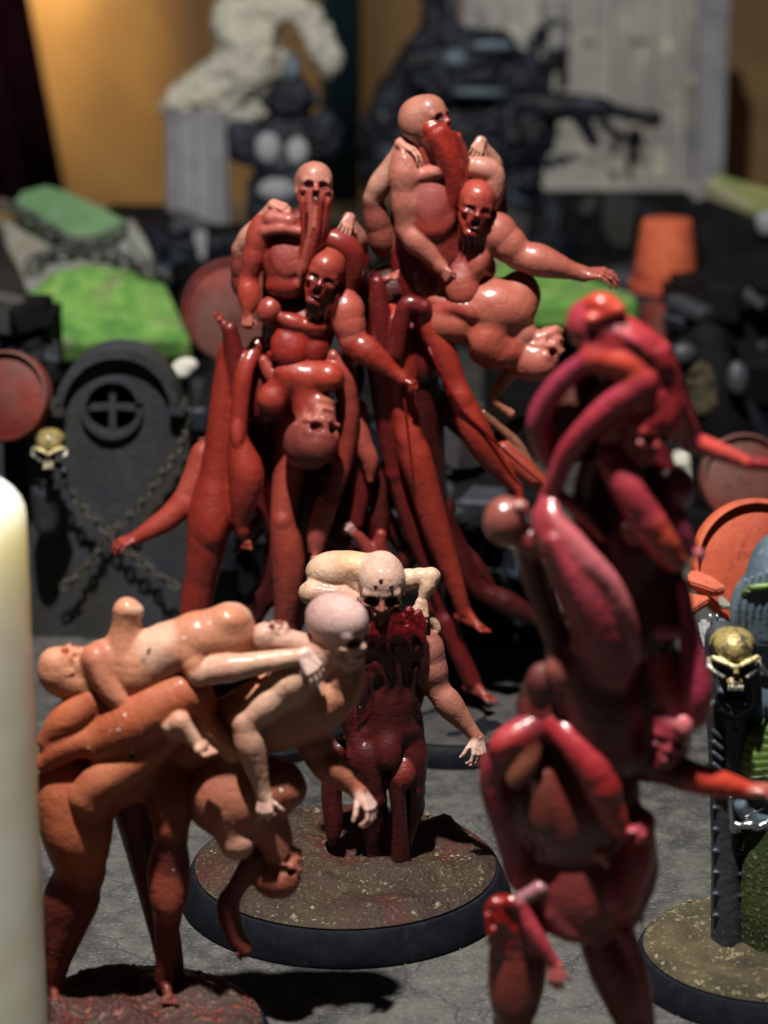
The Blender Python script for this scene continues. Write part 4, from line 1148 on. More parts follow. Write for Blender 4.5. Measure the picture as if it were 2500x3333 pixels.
foot(b, (1538, 2222, 60), (.8, .3, -.5), (.2, -.95, -.2), 128, (.36, .06, .04), gl=.5)
leg(b, (1330, 1300, 110), (1400, 1760, 110), (1420, 2190, 110), 56, DRED, DRED)
foot(b, (1420, 2200, 110), (.3, .3, -.9), (0, -1, 0), 120, DRED)
b.chain([(1250, 1180, -10), (1240, 1060, -20), (1232, 960, -20), (1228, 920, -18)], [38, 34, 28, 24], col=DRED, k=12)
foot(b, (1230, 918, -18), (.72, -.55, -.3), (-.4, -.6, -.6), 92, (.44, .09, .06))
b.chain([(1290, 1150, -40), (1320, 1000, -50), (1380, 1000, -50)], [26, 28, 26], col=DRED, k=12)
arm(b, (1248, 800, 95), (1215, 650, 60), (1305, 470, 5), 44, (.30, .08, .06), (.46, .23, .17), front=(-.6, 0, -.6), k=14)
hand(b, (1307, 466, 2), (.82, .42, -.4), (.2, -.8, -.6), 118, -1, .45, .06, col=(.52, .24, .18), wr=21)
arm(b, (1610, 700, 110), (1612, 560, 80), (1568, 462, 20), 38, DRED, (.44, .22, .16), front=(.6, 0, -.6), k=14)
hand(b, (1566, 458, 18), (-.35, .85, -.4), (.3, -.5, -.9), 92, 1, .55, .08, col=(.50, .27, .19), wr=17)
b.chain([(1575, 1345, 20), (1680, 1440, 20), (1730, 1520, 15), (1775, 1580, 10)], [16, 15, 14, 14], col=(.22, .10, .06), k=6)
b.chain([(1640, 1460, 10), (1700, 1520, 0), (1775, 1585, 0)], [24, 30, 26], col=(.42, .07, .04), k=10)
put('carrying_body', b.build('carrying_body'), M['red'], fig2, 'long glossy red legs with bare feet and clutching arms')
tendon(fig2, b, [(1312, 1260, -66), (1330, 1420, -72), (1345, 1560, -74)], [5, 4, 3], M['gore'])
tendon(fig2, b, [(1395, 1130, -70), (1480, 1300, -92), (1560, 1390, -100), (1680, 1500, -70), (1772, 1578, -30)], [5, 6, 5, 4, 3], M['gore'])
tall_base(fig2, f2w, f2w[2] - .018, .18, 22)

# ------------------------------------------------------------------ 4. crimson figurine, close on the right
D5, Y5 = 2.89, 2400
def new5(vox=3.4, k=9):
    b = Sculpt(D5, Y5, vox, k, lean=.31); b.amp = .5; b.gain = 1.3; return b
base5 = on_ground(1880, 3640, .04)
fig5 = thing('flesh_horror_figurine', 'nearest crimson figurine with stretched flayed faces, standing on the right in front of the others', 'figurine', (base5[0], base5[1], 0), 'fused body figurines')
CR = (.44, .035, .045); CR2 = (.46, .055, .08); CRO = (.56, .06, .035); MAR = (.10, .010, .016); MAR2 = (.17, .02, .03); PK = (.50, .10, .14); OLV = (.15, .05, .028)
# top: head with the stretched snout, arms looped round it
b = new5(); b.col = CR; b.gl = .6
b.ell((1935, 1055, 10), (88, 90, 90), col=(.42, .045, .07), k=20)
b.ell((1968, 1000, -30), (62, 44, 60), [(1, .4, 0), (-.4, 1, 0), (0, 0, 1)], col=CRO, k=18)
b.rc((1925, 1040, -78), (2015, 1010, -70), 20, 22, col=CRO, k=12)                                   # brow
b.rc((1940, 1085, -84), (2030, 1050, -84), 15, 13, col=MAR, k=10, op='s')                            # fold under it
b.chain([(1975, 1075, -30), (2055, 1110, -50), (2125, 1165, -50), (2165, 1250, -40), (2190, 1340, -30), (2205, 1420, -20)], [66, 66, 62, 54, 46, 26], col=CR, k=24)
b.chain([(2005, 1080, -88), (2060, 1108, -104), (2105, 1150, -104)], [18, 20, 15], col=CR2, k=8)
b.chain([(2050, 1070, -84), (2110, 1110, -92), (2150, 1165, -88)], [12, 11, 9], col=PK, k=6)
b.chain([(2070, 1062, -70), (2135, 1110, -78), (2170, 1160, -70)], [10, 10, 8], col=CR, k=6)
b.ell((2148, 1140, -66), (34, 30, 30), col=CR2, k=12)
b.ell((2160, 1205, -60), (32, 44, 30), col=CR, k=12)
b.chain([(1935, 1110, -70), (2005, 1160, -92), (2075, 1210, -80)], [14, 16, 12], col=MAR, k=14, op='s')
b.chain([(2040, 1190, -60), (2090, 1280, -70), (2130, 1400, -60)], [60, 66, 58], col=CR, k=26)
for i in range(5):
    b.chain([(2080 + 22 * i, 1190 + 10 * i, -112 + 10 * i), (2105 + 20 * i, 1280, -120 + 14 * i), (2120 + 20 * i, 1370, -106 + 16 * i)], [9, 9, 6], col=CR if i % 2 else CR2, k=10)
b.chain([(1790, 1500, 20), (1752, 1385, 0), (1793, 1285, -20), (1869, 1205, -45), (1939, 1165, -70)], [34, 38, 38, 36, 36], col=(.33, .035, .07), k=24)
b.chain([(1939, 1165, -70), (2027, 1186, -92), (2091, 1240, -90)], [40, 46, 38], col=CRO, k=26)
b.chain([(1800, 1590, -30), (1846, 1475, -60), (1939, 1367, -95), (2027, 1291, -110), (2085, 1248, -105)], [32, 36, 42, 46, 40], col=(.34, .03, .05), k=26)
b.ell((1880, 1340, 50), (95, 150, 50), col=(.10, .03, .024), k=20)
b.ell((2010, 1330, -30), (90, 120, 60), [(.9, .3, 0), (-.3, .9, 0), (0, 0, 1)], col=(.34, .03, .04), k=30)
b.ell((2130, 1290, -50), (70, 130, 50), [(.9, -.3, 0), (.3, .9, 0), (0, 0, 1)], col=CR, k=30)
b.ell((1985, 1120, -40), (80, 60, 60), col=(.38, .035, .05), k=30)
head(b, (2082, 1400, -66), (-.12, -.98, 0), (.62, .28, -.72), 205, CR, (.46, .06, .07), (.22, .02, .03), 'shut', gl=.5, deep=False)
b.chain([(2165, 1260, -30), (2215, 1340, -20), (2252, 1430, -10)], [40, 38, 30], col=(.38, .04, .06), k=18)
b.chain([(2238, 1432, 0), (2320, 1462, -10), (2430, 1508, -20)], [32, 32, 22], col=(.54, .07, .06), k=12)
b.chain([(2430, 1508, -20), (2500, 1515, -20), (2560, 1530, -20)], [22, 20, 18], col=(.26, .01, .02), k=8)
hand(b, (2560, 1532, -15), (.9, .3, -.2), (.2, -.9, -.4), 100, 1, .6, .1, col=CR, wr=18)
put('top_body', b.build('top_body'), M['crimson'], fig5, 'crimson head stretched into a long flayed snout')
# middle: shoulder, arm and the second chest
b = new5(); b.col = CR; b.gl = .6
b.chain([(1990, 1490, -60), (2052, 1595, -100), (2112, 1700, -110)], [50, 60, 54], col=CR2, k=22)
b.chain([(2112, 1700, -110), (2150, 1762, -105), (2188, 1820, -90)], [54, 54, 40], col=(.60, .08, .045), k=18)
b.ell((2200, 1830, -80), (38, 32, 34), col=(.09, .05, .045), k=10)
b.ell((2070, 1715, -90), (50, 60, 44), col=OLV, k=16)
b.chain([(2170, 1625, -30), (2208, 1710, -50), (2245, 1790, -50)], [38, 38, 26], col=(.40, .06, .13), k=14)
hand(b, (2246, 1785, -50), (.85, .35, -.3), (.1, -.9, -.4), 84, 1, .9, .06, col=(.46, .13, .16), wr=20)
b.ell((2202, 1588, -10), (58, 68, 58), col=(.38, .055, .11), k=14)
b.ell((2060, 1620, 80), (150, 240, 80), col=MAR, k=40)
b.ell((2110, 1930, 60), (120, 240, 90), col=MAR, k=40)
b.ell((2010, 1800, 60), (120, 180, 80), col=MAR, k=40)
b.chain([(1925, 1500, 0), (1895, 1640, 10), (1905, 1760, 10)], [36, 34, 28], col=(.08, .02, .018), k=16)
b.chain([(2150, 2055, -40), (2205, 2057, -50)], [26, 24], col=PK, k=8)
put('middle_body', b.build('middle_body'), M['crimson'], fig5, 'crimson shoulder and arm with a cut grey end and small curled hand')
# the long back, its neighbours, faces low on the right
b = new5(); b.col = CR; b.gl = .55
b.chain([(1800, 1570, 10), (1785, 1640, -30), (1785, 1705, -60), (1845, 1800, -85), (1905, 1920, -95), (1955, 2040, -90), (1990, 2150, -70)], [26, 34, 56, 80, 94, 96, 88], col=(.36, .05, .07), k=34)
b.chain([(1800, 1640, -60), (1815, 1700, -100), (1900, 1800, -140), (1985, 1900, -150), (2040, 2020, -140), (2068, 2130, -110)], [16, 24, 34, 36, 34, 28], col=(.46, .12, .14), k=26)  # paler pink highlight painted along the ridge
b.chain([(1800, 1760, -140), (1870, 1900, -172), (1930, 2060, -168)], [16, 22, 20], col=(.38, .05, .075), k=26)
b.chain([(1815, 1605, -30), (1880, 1660, -50), (1957, 1750, -50)], [18, 24, 18], col=(.24, .09, .085), k=10)
b.ell((1644, 1696, 10), (70, 80, 70), col=(.24, .075, .06), k=14)
b.ell((1690, 1650, -20), (30, 24, 26), col=(.32, .14, .12), k=10)  # highlight on top of the lump, painted as a paler spot
b.rc((1680, 1740, 10), (1760, 1770, -10), 40, 46, col=(.20, .03, .03), k=18)
b.chain([(1715, 1800, 20), (1760, 1950, 20), (1812, 2080, 10), (1850, 2200, 0)], [36, 38, 44, 50], col=(.14, .045, .032), k=20)
b.chain([(1910, 2150, -10), (1950, 2290, -10), (1960, 2420, 0)], [115, 135, 135], col=(.17, .02, .024), k=40)
b.ell((1762, 2215, -10), (48, 60, 44), col=(.10, .022, .018), k=30, gl=.15)
b.ell((1830, 2180, -60), (50, 66, 46), col=(.22, .06, .05), k=18)
b.chain([(2222, 1905, -20), (2240, 2030, -30), (2252, 2140, -40), (2262, 2240, -45), (2258, 2320, -40)], [22, 28, 42, 58, 56], col=(.44, .045, .09), k=18)
b.chain([(2150, 2150, -40), (2175, 2240, -60), (2190, 2300, -70)], [40, 42, 32], col=(.42, .045, .05), k=16)
head(b, (2180, 2392, -44), (.22, -.96, .1), (-.1, .2, -.97), 205, (.32, .04, .06), (.32, .04, .065), (.16, .012, .02), 'open', gl=.6, ears=False, deep=False)
b.ell((2226, 2362, -128), (28, 34, 14), col=(.52, .13, .15), k=10)  # painted highlight on the forehead
b.ell((2164, 2472, -120), (20, 18, 16), col=(.56, .14, .20), k=8)
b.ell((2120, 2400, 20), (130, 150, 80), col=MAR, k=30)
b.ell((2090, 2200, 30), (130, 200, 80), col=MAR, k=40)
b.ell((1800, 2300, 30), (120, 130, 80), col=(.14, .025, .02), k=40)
put('trunk_body', b.build('trunk_body'), M['crimson'], fig5, 'long back painted with a pink highlight, with a gaping face at its lower right')
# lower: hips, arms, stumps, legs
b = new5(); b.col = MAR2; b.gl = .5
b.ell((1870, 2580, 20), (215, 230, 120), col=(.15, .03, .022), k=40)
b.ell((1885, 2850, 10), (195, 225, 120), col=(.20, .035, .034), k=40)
b.chain([(1800, 2330, 20), (1700, 2390, -20), (1622, 2470, -15), (1604, 2530, -10), (1618, 2610, -5), (1655, 2720, 0), (1690, 2850, 5)], [60, 54, 50, 46, 46, 46, 46], col=(.30, .032, .05), k=40)
b.ell((1660, 2410, -50), (72, 46, 44), [(.85, -.5, 0), (.5, .85, 0), (0, 0, 1)], col=(.44, .04, .045), k=34)
b.ell((1705, 2490, -70), (46, 88, 36), [(.85, .5, 0), (-.5, .85, 0), (0, 0, 1)], col=OLV, k=30)
b.ell((1770, 2620, -70), (56, 110, 40), col=(.10, .025, .018), k=18)
b.chain([(1735, 2540, -80), (1752, 2680, -86), (1760, 2800, -80)], [16, 14, 10], col=(.16, .05, .03), k=8)
b.chain([(1800, 2330, 0), (1852, 2400, -80), (1925, 2490, -125), (1965, 2570, -135)], [50, 52, 60, 58], col=CR, k=30, gl=.7)
b.chain([(1960, 2560, -135), (1990, 2640, -132), (2018, 2695, -128)], [56, 48, 34], col=(.54, .05, .035), k=16, gl=.7)
hand(b, (2022, 2702, -126), (.95, -.02, -.25), (.1, -.95, -.3), 128, 1, .9, .06, col=(.40, .06, .08), wr=30)
b.chain([(2150, 2500, -10), (2230, 2522, -30)], [54, 54], col=(.16, .012, .012), k=16)  # torso's cast shadow painted onto the start of the arm
b.chain([(2232, 2524, -30), (2330, 2548, -40), (2425, 2570, -46)], [54, 48, 30], col=(.58, .055, .03), k=8)
hand(b, (2428, 2570, -46), (.95, .03, -.2), (.2, -.9, -.4), 150, 1, .45, .14, col=(.38, .10, .08), wr=28, thumb=.9)
b.chain([(2085, 2680, -40), (2070, 2800, -60), (2020, 2930, -60)], [50, 54, 56], col=(.42, .035, .05), k=44)  # lit side of the abdomen painted brighter red, with a pink patch
b.ell((1990, 2905, -112), (24, 50, 16), col=(.50, .09, .14), k=14)
b.chain([(1955, 2780, -100), (1975, 2812, -108)], [22, 15], col=(.52, .15, .10), k=8)
b.chain([(2100, 2740, -10), (2100, 2850, -10), (2050, 2980, -10)], [34, 44, 40], col=(.24, .018, .024), k=36)
b.chain([(1800, 2980, -96), (1850, 3040, -104), (1930, 3050, -96)], [18, 20, 18], col=(.24, .05, .06), k=30)
# torn stump at the hip with a thin forearm hanging
b.ell((1640, 2970, -30), (66, 66, 52), col=(.26, .010, .012), k=14, gl=.95)
b.ell((1618, 2940, -56), (30, 26, 24), col=(.36, .016, .012), k=8, gl=1)
b.ell((1668, 2935, -70), (34, 24, 24), col=(.38, .016, .012), k=8, gl=1)
b.ell((1610, 2990, -56), (16, 26, 14), col=(.05, .004, .004), k=6, op='s')
b.ell((1672, 3055, -50), (62, 30, 34), col=(.36, .016, .014), k=10, gl=1)
b.ell((1735, 3040, -50), (40, 50, 34), col=(.40, .02, .016), k=10, gl=1)
b.rc((1700, 2928, -80), (1758, 2892, -88), 27, 25, col=(.30, .14, .16), k=5, gl=.85)
b.chain([(1700, 2945, -92), (1740, 3040, -112), (1806, 3140, -124)], [22, 30, 20], col=(.44, .05, .07), k=10)
hand(b, (1808, 3144, -124), (.03, 1, -.15), (-.2, 0, -1), 116, 1, .6, .04, col=(.46, .11, .11), wr=24)
for i in range(12):
    x = 1585 + 14 * i
    b.chain([(x, 2980 + 40 * math.sin(i * 1.7), -70), (x + 8, 3020 + 25 * math.cos(i), -84), (x + 4, 3075 + 12 * (i % 3), -70)], [10, 9, 4], col=(.30, .012, .010), k=7, gl=1)
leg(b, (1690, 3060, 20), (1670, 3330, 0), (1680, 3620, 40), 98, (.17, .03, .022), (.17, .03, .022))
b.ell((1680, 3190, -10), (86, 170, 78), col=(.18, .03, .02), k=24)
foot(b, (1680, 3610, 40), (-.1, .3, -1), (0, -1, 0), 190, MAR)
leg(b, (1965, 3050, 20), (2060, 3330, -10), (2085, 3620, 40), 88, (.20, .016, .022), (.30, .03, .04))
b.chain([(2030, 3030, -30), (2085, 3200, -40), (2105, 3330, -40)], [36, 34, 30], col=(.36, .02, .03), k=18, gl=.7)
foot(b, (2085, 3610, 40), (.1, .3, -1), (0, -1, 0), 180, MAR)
put('lower_body', b.build('lower_body'), M['crimson'], fig5, 'dark maroon hips and legs with a torn stump and thin hanging forearm')
tendon(fig5, b, [(2060, 2950, 0), (2088, 2975, -5), (2090, 3030, -5)], [9, 7, 2], M['gore'])
tendon(fig5, b, [(1580, 2560, -40), (1605, 2620, -62), (1630, 2690, -52)], [4, 4, 3], M['gore'])
round_base(fig5, base5, .17, .038, M['sand'], M['grit'], 300, 8, .01)

# ------------------------------------------------------------------ table and wall behind it
def sheet(name, x0, x1, y0, y1, z):
    bm = bmesh.new()
    vs = [bm.verts.new(p) for p in ((x0, y0, z), (x1, y0, z), (x1, y1, z), (x0, y1, z))]
    bm.faces.new(vs); return bm_mesh(bm, name)
put('table_top', sheet('table_top', -7, 7, -1.5, 10.6, 0), M['table'], kind='structure', label='dark grey speckled stone-look table top')
V, F = [], []
nx = 160
for i in range(nx + 1):                                  # a softly pleated amber hanging
    x = -5 + 10 * i / nx
    y = 10.25 + .05 * math.sin(x * 2.1) + .012 * math.sin(x * 9.7 + 1)
    V += [(x, y, -.5), (x, y, 5.5)]
for i in range(nx): F.append((2 * i, 2 * i + 2, 2 * i + 3, 2 * i + 1))
put('wall', mesh_np('wall', V, F, True), M['wall'], kind='structure', label='amber pleated hanging behind the table')

def ray(x, y): return FWD + RGT * (x - 1250.0) / FPX - UPV * (y - 1666.5) / FPX
class Plane:
    """a tilted board in the place; pixels are carried onto it"""
    def __init__(self, a, b_, c):
        self.o = V3(a); self.n = nrm(np.cross(V3(b_) - V3(a), V3(c) - V3(a)))
        if self.n @ FWD > 0: self.n = -self.n
    def hit(self, x, y, lift=0.0):
        d = ray(x, y); t_ = ((self.o - CAMP) @ self.n) / (d @ self.n)
        return CAMP + d * t_ + self.n * lift
def board_me(name, plane, px, thick, bevel=.004, lift=0.0):
    bm = bmesh.new()
    f = [bm.verts.new(plane.hit(x, y, lift)) for x, y in px]
    k_ = [bm.verts.new(plane.hit(x, y, lift) - plane.n * thick) for x, y in px]
    n_ = len(px)
    bm.faces.new(f); bm.faces.new(k_[::-1])
    for i in range(n_): bm.faces.new((f[i], k_[i], k_[(i + 1) % n_], f[(i + 1) % n_]))
    bmesh.ops.recalc_face_normals(bm, faces=bm.faces[:])
    bmesh.ops.bevel(bm, geom=bm.edges[:], offset=bevel, segments=2, affect='EDGES', clamp_overlap=True)
    return bm_mesh(bm, name)
def arc(cx, cy, rx, ry, a0, a1, n_):
    return [(cx + rx * math.cos(math.radians(a0 + (a1 - a0) * i / n_)), cy + ry * math.sin(math.radians(a0 + (a1 - a0) * i / n_))) for i in range(n_ + 1)]

# ------------------------------------------------------------------ skulls
def skull(b, c, W, col, up=(0, -1, 0), fwd=(0, .1, -1)):
    """cranium, brow, cheekbones and upper teeth; W = width"""
    c = b.P(c); f = nrm(fwd); u = V3(up); u = nrm(u - f * (u @ f)); r = np.cross(u, f)
    fr = [r, u, f]; q = lambda x, y, z: c + W * (r * x + u * y + f * z)
    BK = (.008, .008, .008); SV = (.50, .47, .38)  # BK blackens the hollows, putting their shade into the paint
    E = lambda p, rad, k=.05, op='u', cc=col: b.elll(q(*p), [W * t_ for t_ in rad], fr, k=k * W, col=cc, op=op)
    C = lambda p, p2, r1, r2, k=.04, op='u', cc=col: b.rcl(q(*p), q(*p2), r1 * W, r2 * W, k=k * W, col=cc, op=op)
    E((0, .16, -.1), (.43, .34, .45)); E((0, .10, .14), (.35, .29, .28))
    for s in (-1, 1):
        C((s * .05, -.17, .42), (s * .40, -.03, .26), .05, .055, cc=(.6, .5, .24))
        C((s * .46, -.22, .14), (s * .22, -.37, .36), .055, .045, cc=SV)
        C((s * .46, -.22, .14), (s * .45, -.02, .1), .045, .05, cc=SV)
        b.elll(q(s * .235, -.235, .36), [W * .165, W * .075, W * .22], [r + s * u * .28, u - s * r * .28, f], k=.02 * W, col=BK, op='s')
        E((s * .46, .08, .08), (.075, .11, .12), .04, 's', BK)
    C((0, -.17, .42), (0, -.32, .45), .04, .055)
    E((0, -.47, .3), (.15, .11, .14), cc=(.6, .5, .26)); E((0, -.37, .46), (.05, .07, .1), .02, 's', BK)
    for i in range(5): C(((i - 2) * .06, -.54, .42), ((i - 2) * .06, -.61, .41), .028, .022, .012, cc=SV)

def jaw_ring(b, c, W, col):
    c = b.P(c); pts = [c + W * V3((math.cos(a) * .3, math.sin(a) * .34, -.12 * math.sin(a))) for a in np.linspace(0, 2 * math.pi, 17)]
    for i in range(16): b.rcl(pts[i], pts[i + 1], .09 * W, .09 * W, k=.05 * W, col=col)
    for i in range(7): b.rcl(c + W * V3(((i - 3) * .06, .27, -.2)), c + W * V3(((i - 3) * .06, .2, -.2)), .03 * W, .025 * W, k=.01 * W, col=col)

def sculpt_part(name, b, mat, parent, label=None):
    return put(name, b.build(name), mat, parent, label)

# ------------------------------------------------------------------ gravestone with wheel window, skull and chains (left)
def gravestone(label, D, dx, dy, s, with_skull):
    """pixel layout drawn for the left stone, shifted and scaled for the other"""
    X = lambda p: ((p[0] - 380) * s + 380 + dx, (p[1] - 1330) * s + 1330 + dy)
    a, b_, c = at(*X((380, 1150)), D), at(*X((600, 1150)), D), at(*X((380, 1150)), D) - V3((0, .02, 1))
    pl = Plane(a, b_, c)
    yb = 1666.5 + (CAM_H / D - SN) / CS * FPX + 40
    bottom = min(yb, X((0, 2300))[1] + 900)
    foot_ = on_ground(X((380, 0))[0], bottom)
    g = thing('gravestone', label, 'gravestone', (pl.hit(X((380, 0))[0], yb)[0], pl.hit(X((380, 0))[0], yb)[1], 0), 'dark gravestones')
    top = arc(383, 1335, 186, 190, 180, 360, 20)
    out = [(24, 1480), (150, 1360), (195, 1335)] + top + [(575, 1340), (612, 1390), (615, 1480), (640, 2290), (20, 2290)]
    out = [X(p) for p in out]
    out[-2] = (out[-2][0], yb); out[-1] = (out[-1][0], yb)
    # slab with the four openings of the wheel window
    r0 = pl.hit(*X((383, 1335)))
    ux = RGT; uz = nrm(V3((0, .02, 1)))
    def loc(p):
        h = pl.hit(*p) - r0; return (float(h @ ux), float(h @ uz))
    holes = []
    for q in range(4):
        a0 = 90 * q + 9; pts = arc(366, 1326, 82, 82, a0, a0 + 72, 6) + [(366 + 14 * math.cos(math.radians(90 * q + 45)), 1326 + 14 * math.sin(math.radians(90 * q + 45)))]
        holes.append([loc(X(p)) for p in pts])
    M4 = Matrix(((ux[0], pl.n[0] * -1, uz[0], r0[0]), (ux[1], pl.n[1] * -1, uz[1], r0[1]), (ux[2], pl.n[2] * -1, uz[2], r0[2]), (0, 0, 0, 1)))
    slab = put('slab', prism_me('slab', [loc(p) for p in out], .10, M4, .006, holes), M['stone'], g)
    put('dark_backing', prism_me('dark_backing', [loc(X(p)) for p in [(270, 1230), (470, 1230), (470, 1430), (270, 1430)]], .02, M4 @ Matrix.Translation((0, .085, 0)), .002), M['black'], g)  # black plate added behind the openings to keep them dark
    def prisms(name, px, th, lift, mat=M['stone'], par=g):
        m4 = M4 @ Matrix.Translation((0, -lift, 0))
        return put(name, prism_me(name, [loc(X(p)) for p in px], th, m4, .004), mat, par)
    prisms('arch_moulding', arc(383, 1340, 205, 212, 188, 352, 22) + arc(383, 1340, 176, 178, 352, 188, 22), .10, .022)
    prisms('window_rim', arc(366, 1326, 102, 102, 0, 350, 26) + arc(366, 1326, 84, 84, 350, 0, 26), .03, .014, par=slab)
    prisms('shoulder', [(140, 1352), (150, 1322), (214, 1318), (214, 1352)], .11, .03)
    prisms('shoulder', [(552, 1345), (552, 1312), (606, 1320), (600, 1352)], .11, .03)
    prisms('lower_panel', arc(400, 1880, 130, 90, 180, 360, 12) + [(530, 2280), (270, 2280)], .02, .014, M['stone'])
    z = .045
    H = lambda x, y: pl.hit(*X((x, y)), z)
    sz = 27 * s * D / FPX
    chain(g, [H(222, 1550), H(270, 1625), H(320, 1672), H(366, 1710), H(440, 1650), H(510, 1560), H(590, 1440), H(606, 1390)], sz, M['chain'])
    chain(g, [H(366, 1710), H(320, 1790), H(270, 1845), H(215, 1890)], sz, M['chain'])
    chain(g, [H(366, 1715), H(430, 1780), H(500, 1835), H(580, 1890)], sz, M['chain'])
    if with_skull:
        k_ = Sculpt(D - .06, 1450, 3.4, 4); k_.gl = .3
        skull(k_, (163, 1452, -30), 118, (.36, .28, .10))
        sk = sculpt_part('skull', k_, M['skull'], g, 'tarnished gold skull')
        k_ = Sculpt(D - .05, 1450, 3.4, 4)
        jaw_ring(k_, (176, 1548, -20), 110, (.1, .1, .1)); k_.rc((150, 1600, 10), (150, 1700, 20), 50, 42)
        sculpt_part('jaw', k_, M['gun'], sk)
    return g
gravestone('dark grey gravestone with round cross window, gold skull and crossed chains', 4.75, 0, 0, 1.0, True)

# ------------------------------------------------------------------ chained green slab on a dark box (left)
def slab_plane(y0, D0_, y1, D1_, x=400): return Plane(at(x, y0, D0_), at(x + 300, y0, D0_), at(x, y1, D1_))
pl = slab_plane(1115, 5.95, 600, 6.5)
o0 = pl.hit(330, 1120)
gs = thing('chained_slab', 'bright green painted slab bound with a dark chain, above the gravestone', 'slab', (o0[0], o0[1], 0), 'green painted slabs')
put('lower_slab', board_me('lower_slab', pl, [(98, 950), (180, 880), (300, 862), (420, 880), (530, 915), (575, 1010), (620, 1112), (400, 1108), (205, 1122), (165, 1065), (130, 1100)], .05), M['green'], gs)
put('middle_band', board_me('middle_band', pl, [(8, 700), (80, 740), (200, 800), (330, 800), (420, 760), (470, 790), (525, 905), (420, 872), (300, 855), (180, 872), (92, 940), (60, 860), (20, 790)], .045, lift=-.01), M['parch'], gs)
put('upper_slab', board_me('upper_slab', pl, [(38, 660), (70, 622), (150, 602), (215, 618), (320, 668), (420, 722), (440, 752), (330, 792), (200, 792), (80, 732)], .05), M['green_pale'], gs)
put('corner_block', board_me('corner_block', pl, [(400, 735), (430, 722), (470, 780), (500, 850), (470, 850), (420, 790)], .05, lift=.012), M['parch'], gs)
H = lambda x, y: pl.hit(x, y, .025)
chain(gs, [H(-20, 680), H(60, 712), H(150, 765), H(210, 800), H(280, 815), H(345, 805), H(400, 775)], .038, M['chain_dark'])
chain(gs, [H(88, 905), H(140, 862), H(220, 838), H(300, 835), H(380, 855), H(440, 885), H(530, 925)], .038, M['chain_dark'])
bx = at(330, 1125, 6.0)
put('support', box_me('support', (.40, .3, bx[2] - .03), Matrix.Translation((bx[0], bx[1] + .2, (bx[2] - .03) / 2 + .001)), .01), M['black'], gs)

pl2 = slab_plane(990, 6.0, 790, 6.35, 1800)
o0 = pl2.hit(1850, 980)
gs2 = thing('green_slab', 'smaller green slab with olive corner, under the outstretched arm of the tallest figurine', 'slab', (o0[0], o0[1], 0), 'green painted slabs')
put('slab', board_me('slab', pl2, [(1590, 900), (1640, 850), (1750, 845), (1880, 895), (2060, 955), (2075, 985), (1960, 1000), (1700, 1005), (1600, 950)], .05), M['green'], gs2)
put('corner_piece', board_me('corner_piece', pl2, [(1600, 840), (1650, 770), (1700, 790), (1800, 850), (1640, 845)], .05), M['olive'], gs2)
bx = at(1830, 1005, 6.05)
put('support', box_me('support', (.36, .3, bx[2] - .03), Matrix.Translation((bx[0], bx[1] + .2, (bx[2] - .03) / 2 + .001)), .01), M['black'], gs2)

# ------------------------------------------------------------------ dark filler heaps, added to keep the gaps and background black
def dark_filler(label, x0, x1, ytop, D, depth, n_, seed, jag=120):
    """added dark filler for the black background: a core with tumbled blocks and leaning slabs, each a part"""
    rs = np.random.RandomState(seed)
    a, b_ = at(x0, ytop, D), at(x1, ytop, D); sc_ = D / FPX
    h = a[2]; cx = (a[0] + b_[0]) / 2; w = b_[0] - a[0]
    g = thing('dark_filler_heap', label, 'dark_filler', (cx, a[1] + depth / 2, 0), 'added dark filler heaps')
    put('core', box_me('core', (w * .96, depth, h * .9), Matrix.Translation((cx, a[1] + depth * .62, h * .45 + .001)), .02), M['black'], g)
    mats = [M['black'], M['black'], M['black'], M['armour'], M['armour'], M['gun'], M['stone'], M['mound'], M['black'], M['colgrey'] if seed in (3, 4, 8) else M['gun']]
    for i in range(n_):
        px = x0 + (x1 - x0) * rs.rand(); big = rs.rand()
        bw, bh = (30 + 110 * big) * sc_, (40 + 190 * rs.rand() ** 2) * sc_
        top = h + (rs.rand() - .75) * jag * sc_
        zc = max(bh / 2, top - bh / 2 - rs.rand() ** 1.5 * h * .8)
        m4 = Matrix.Translation((at(px, ytop, D)[0], a[1] + depth * .15 * rs.rand() - .01, zc)) @ Matrix.Rotation(rs.randn() * .22, 4, 'Y') @ Matrix.Rotation(rs.randn() * .5, 4, 'Z') @ Matrix.Rotation(rs.randn() * .15, 4, 'X')
        put('block', box_me('block', (bw, .05 + .08 * rs.rand(), bh), m4, .007, 1, rough=.006), mats[rs.randint(len(mats))], g)
    return g
dark_filler('long added heap of dark filler blocks behind the tall red figurines', 600, 1480, 1290, 4.92, .5, 70, 1)
dark_filler('tall added dark filler heap behind the crimson figurine at the right edge', 2210, 2900, 930, 5.76, .5, 46, 2)
dark_filler('wide added dark filler heap in front of the pale ruin', 1280, 2330, 640, 7.5, .4, 56, 3, 160)
dark_filler('low added dark filler heap at the foot of the grey column', 580, 1260, 760, 7.0, .4, 36, 4, 160)
dark_filler('added dark filler heap glimpsed between the tallest and the crimson figurine', 1440, 1800, 1600, 4.8, .3, 30, 5, 160)
dark_filler('added dark filler heap below the amber wall left of the grey column', 280, 640, 690, 7.2, .4, 24, 7, 100)
dark_filler('dark clutter behind the left tall red figurine', 600, 1260, 930, 6.2, .35, 44, 8, 220)
dark_filler('dark clutter under the orange cups', 1880, 2330, 850, 6.9, .3, 34, 9, 220)
dark_filler('added dark filler heap between candle and gravestone', -120, 140, 960, 5.2, .3, 24, 6, 160)

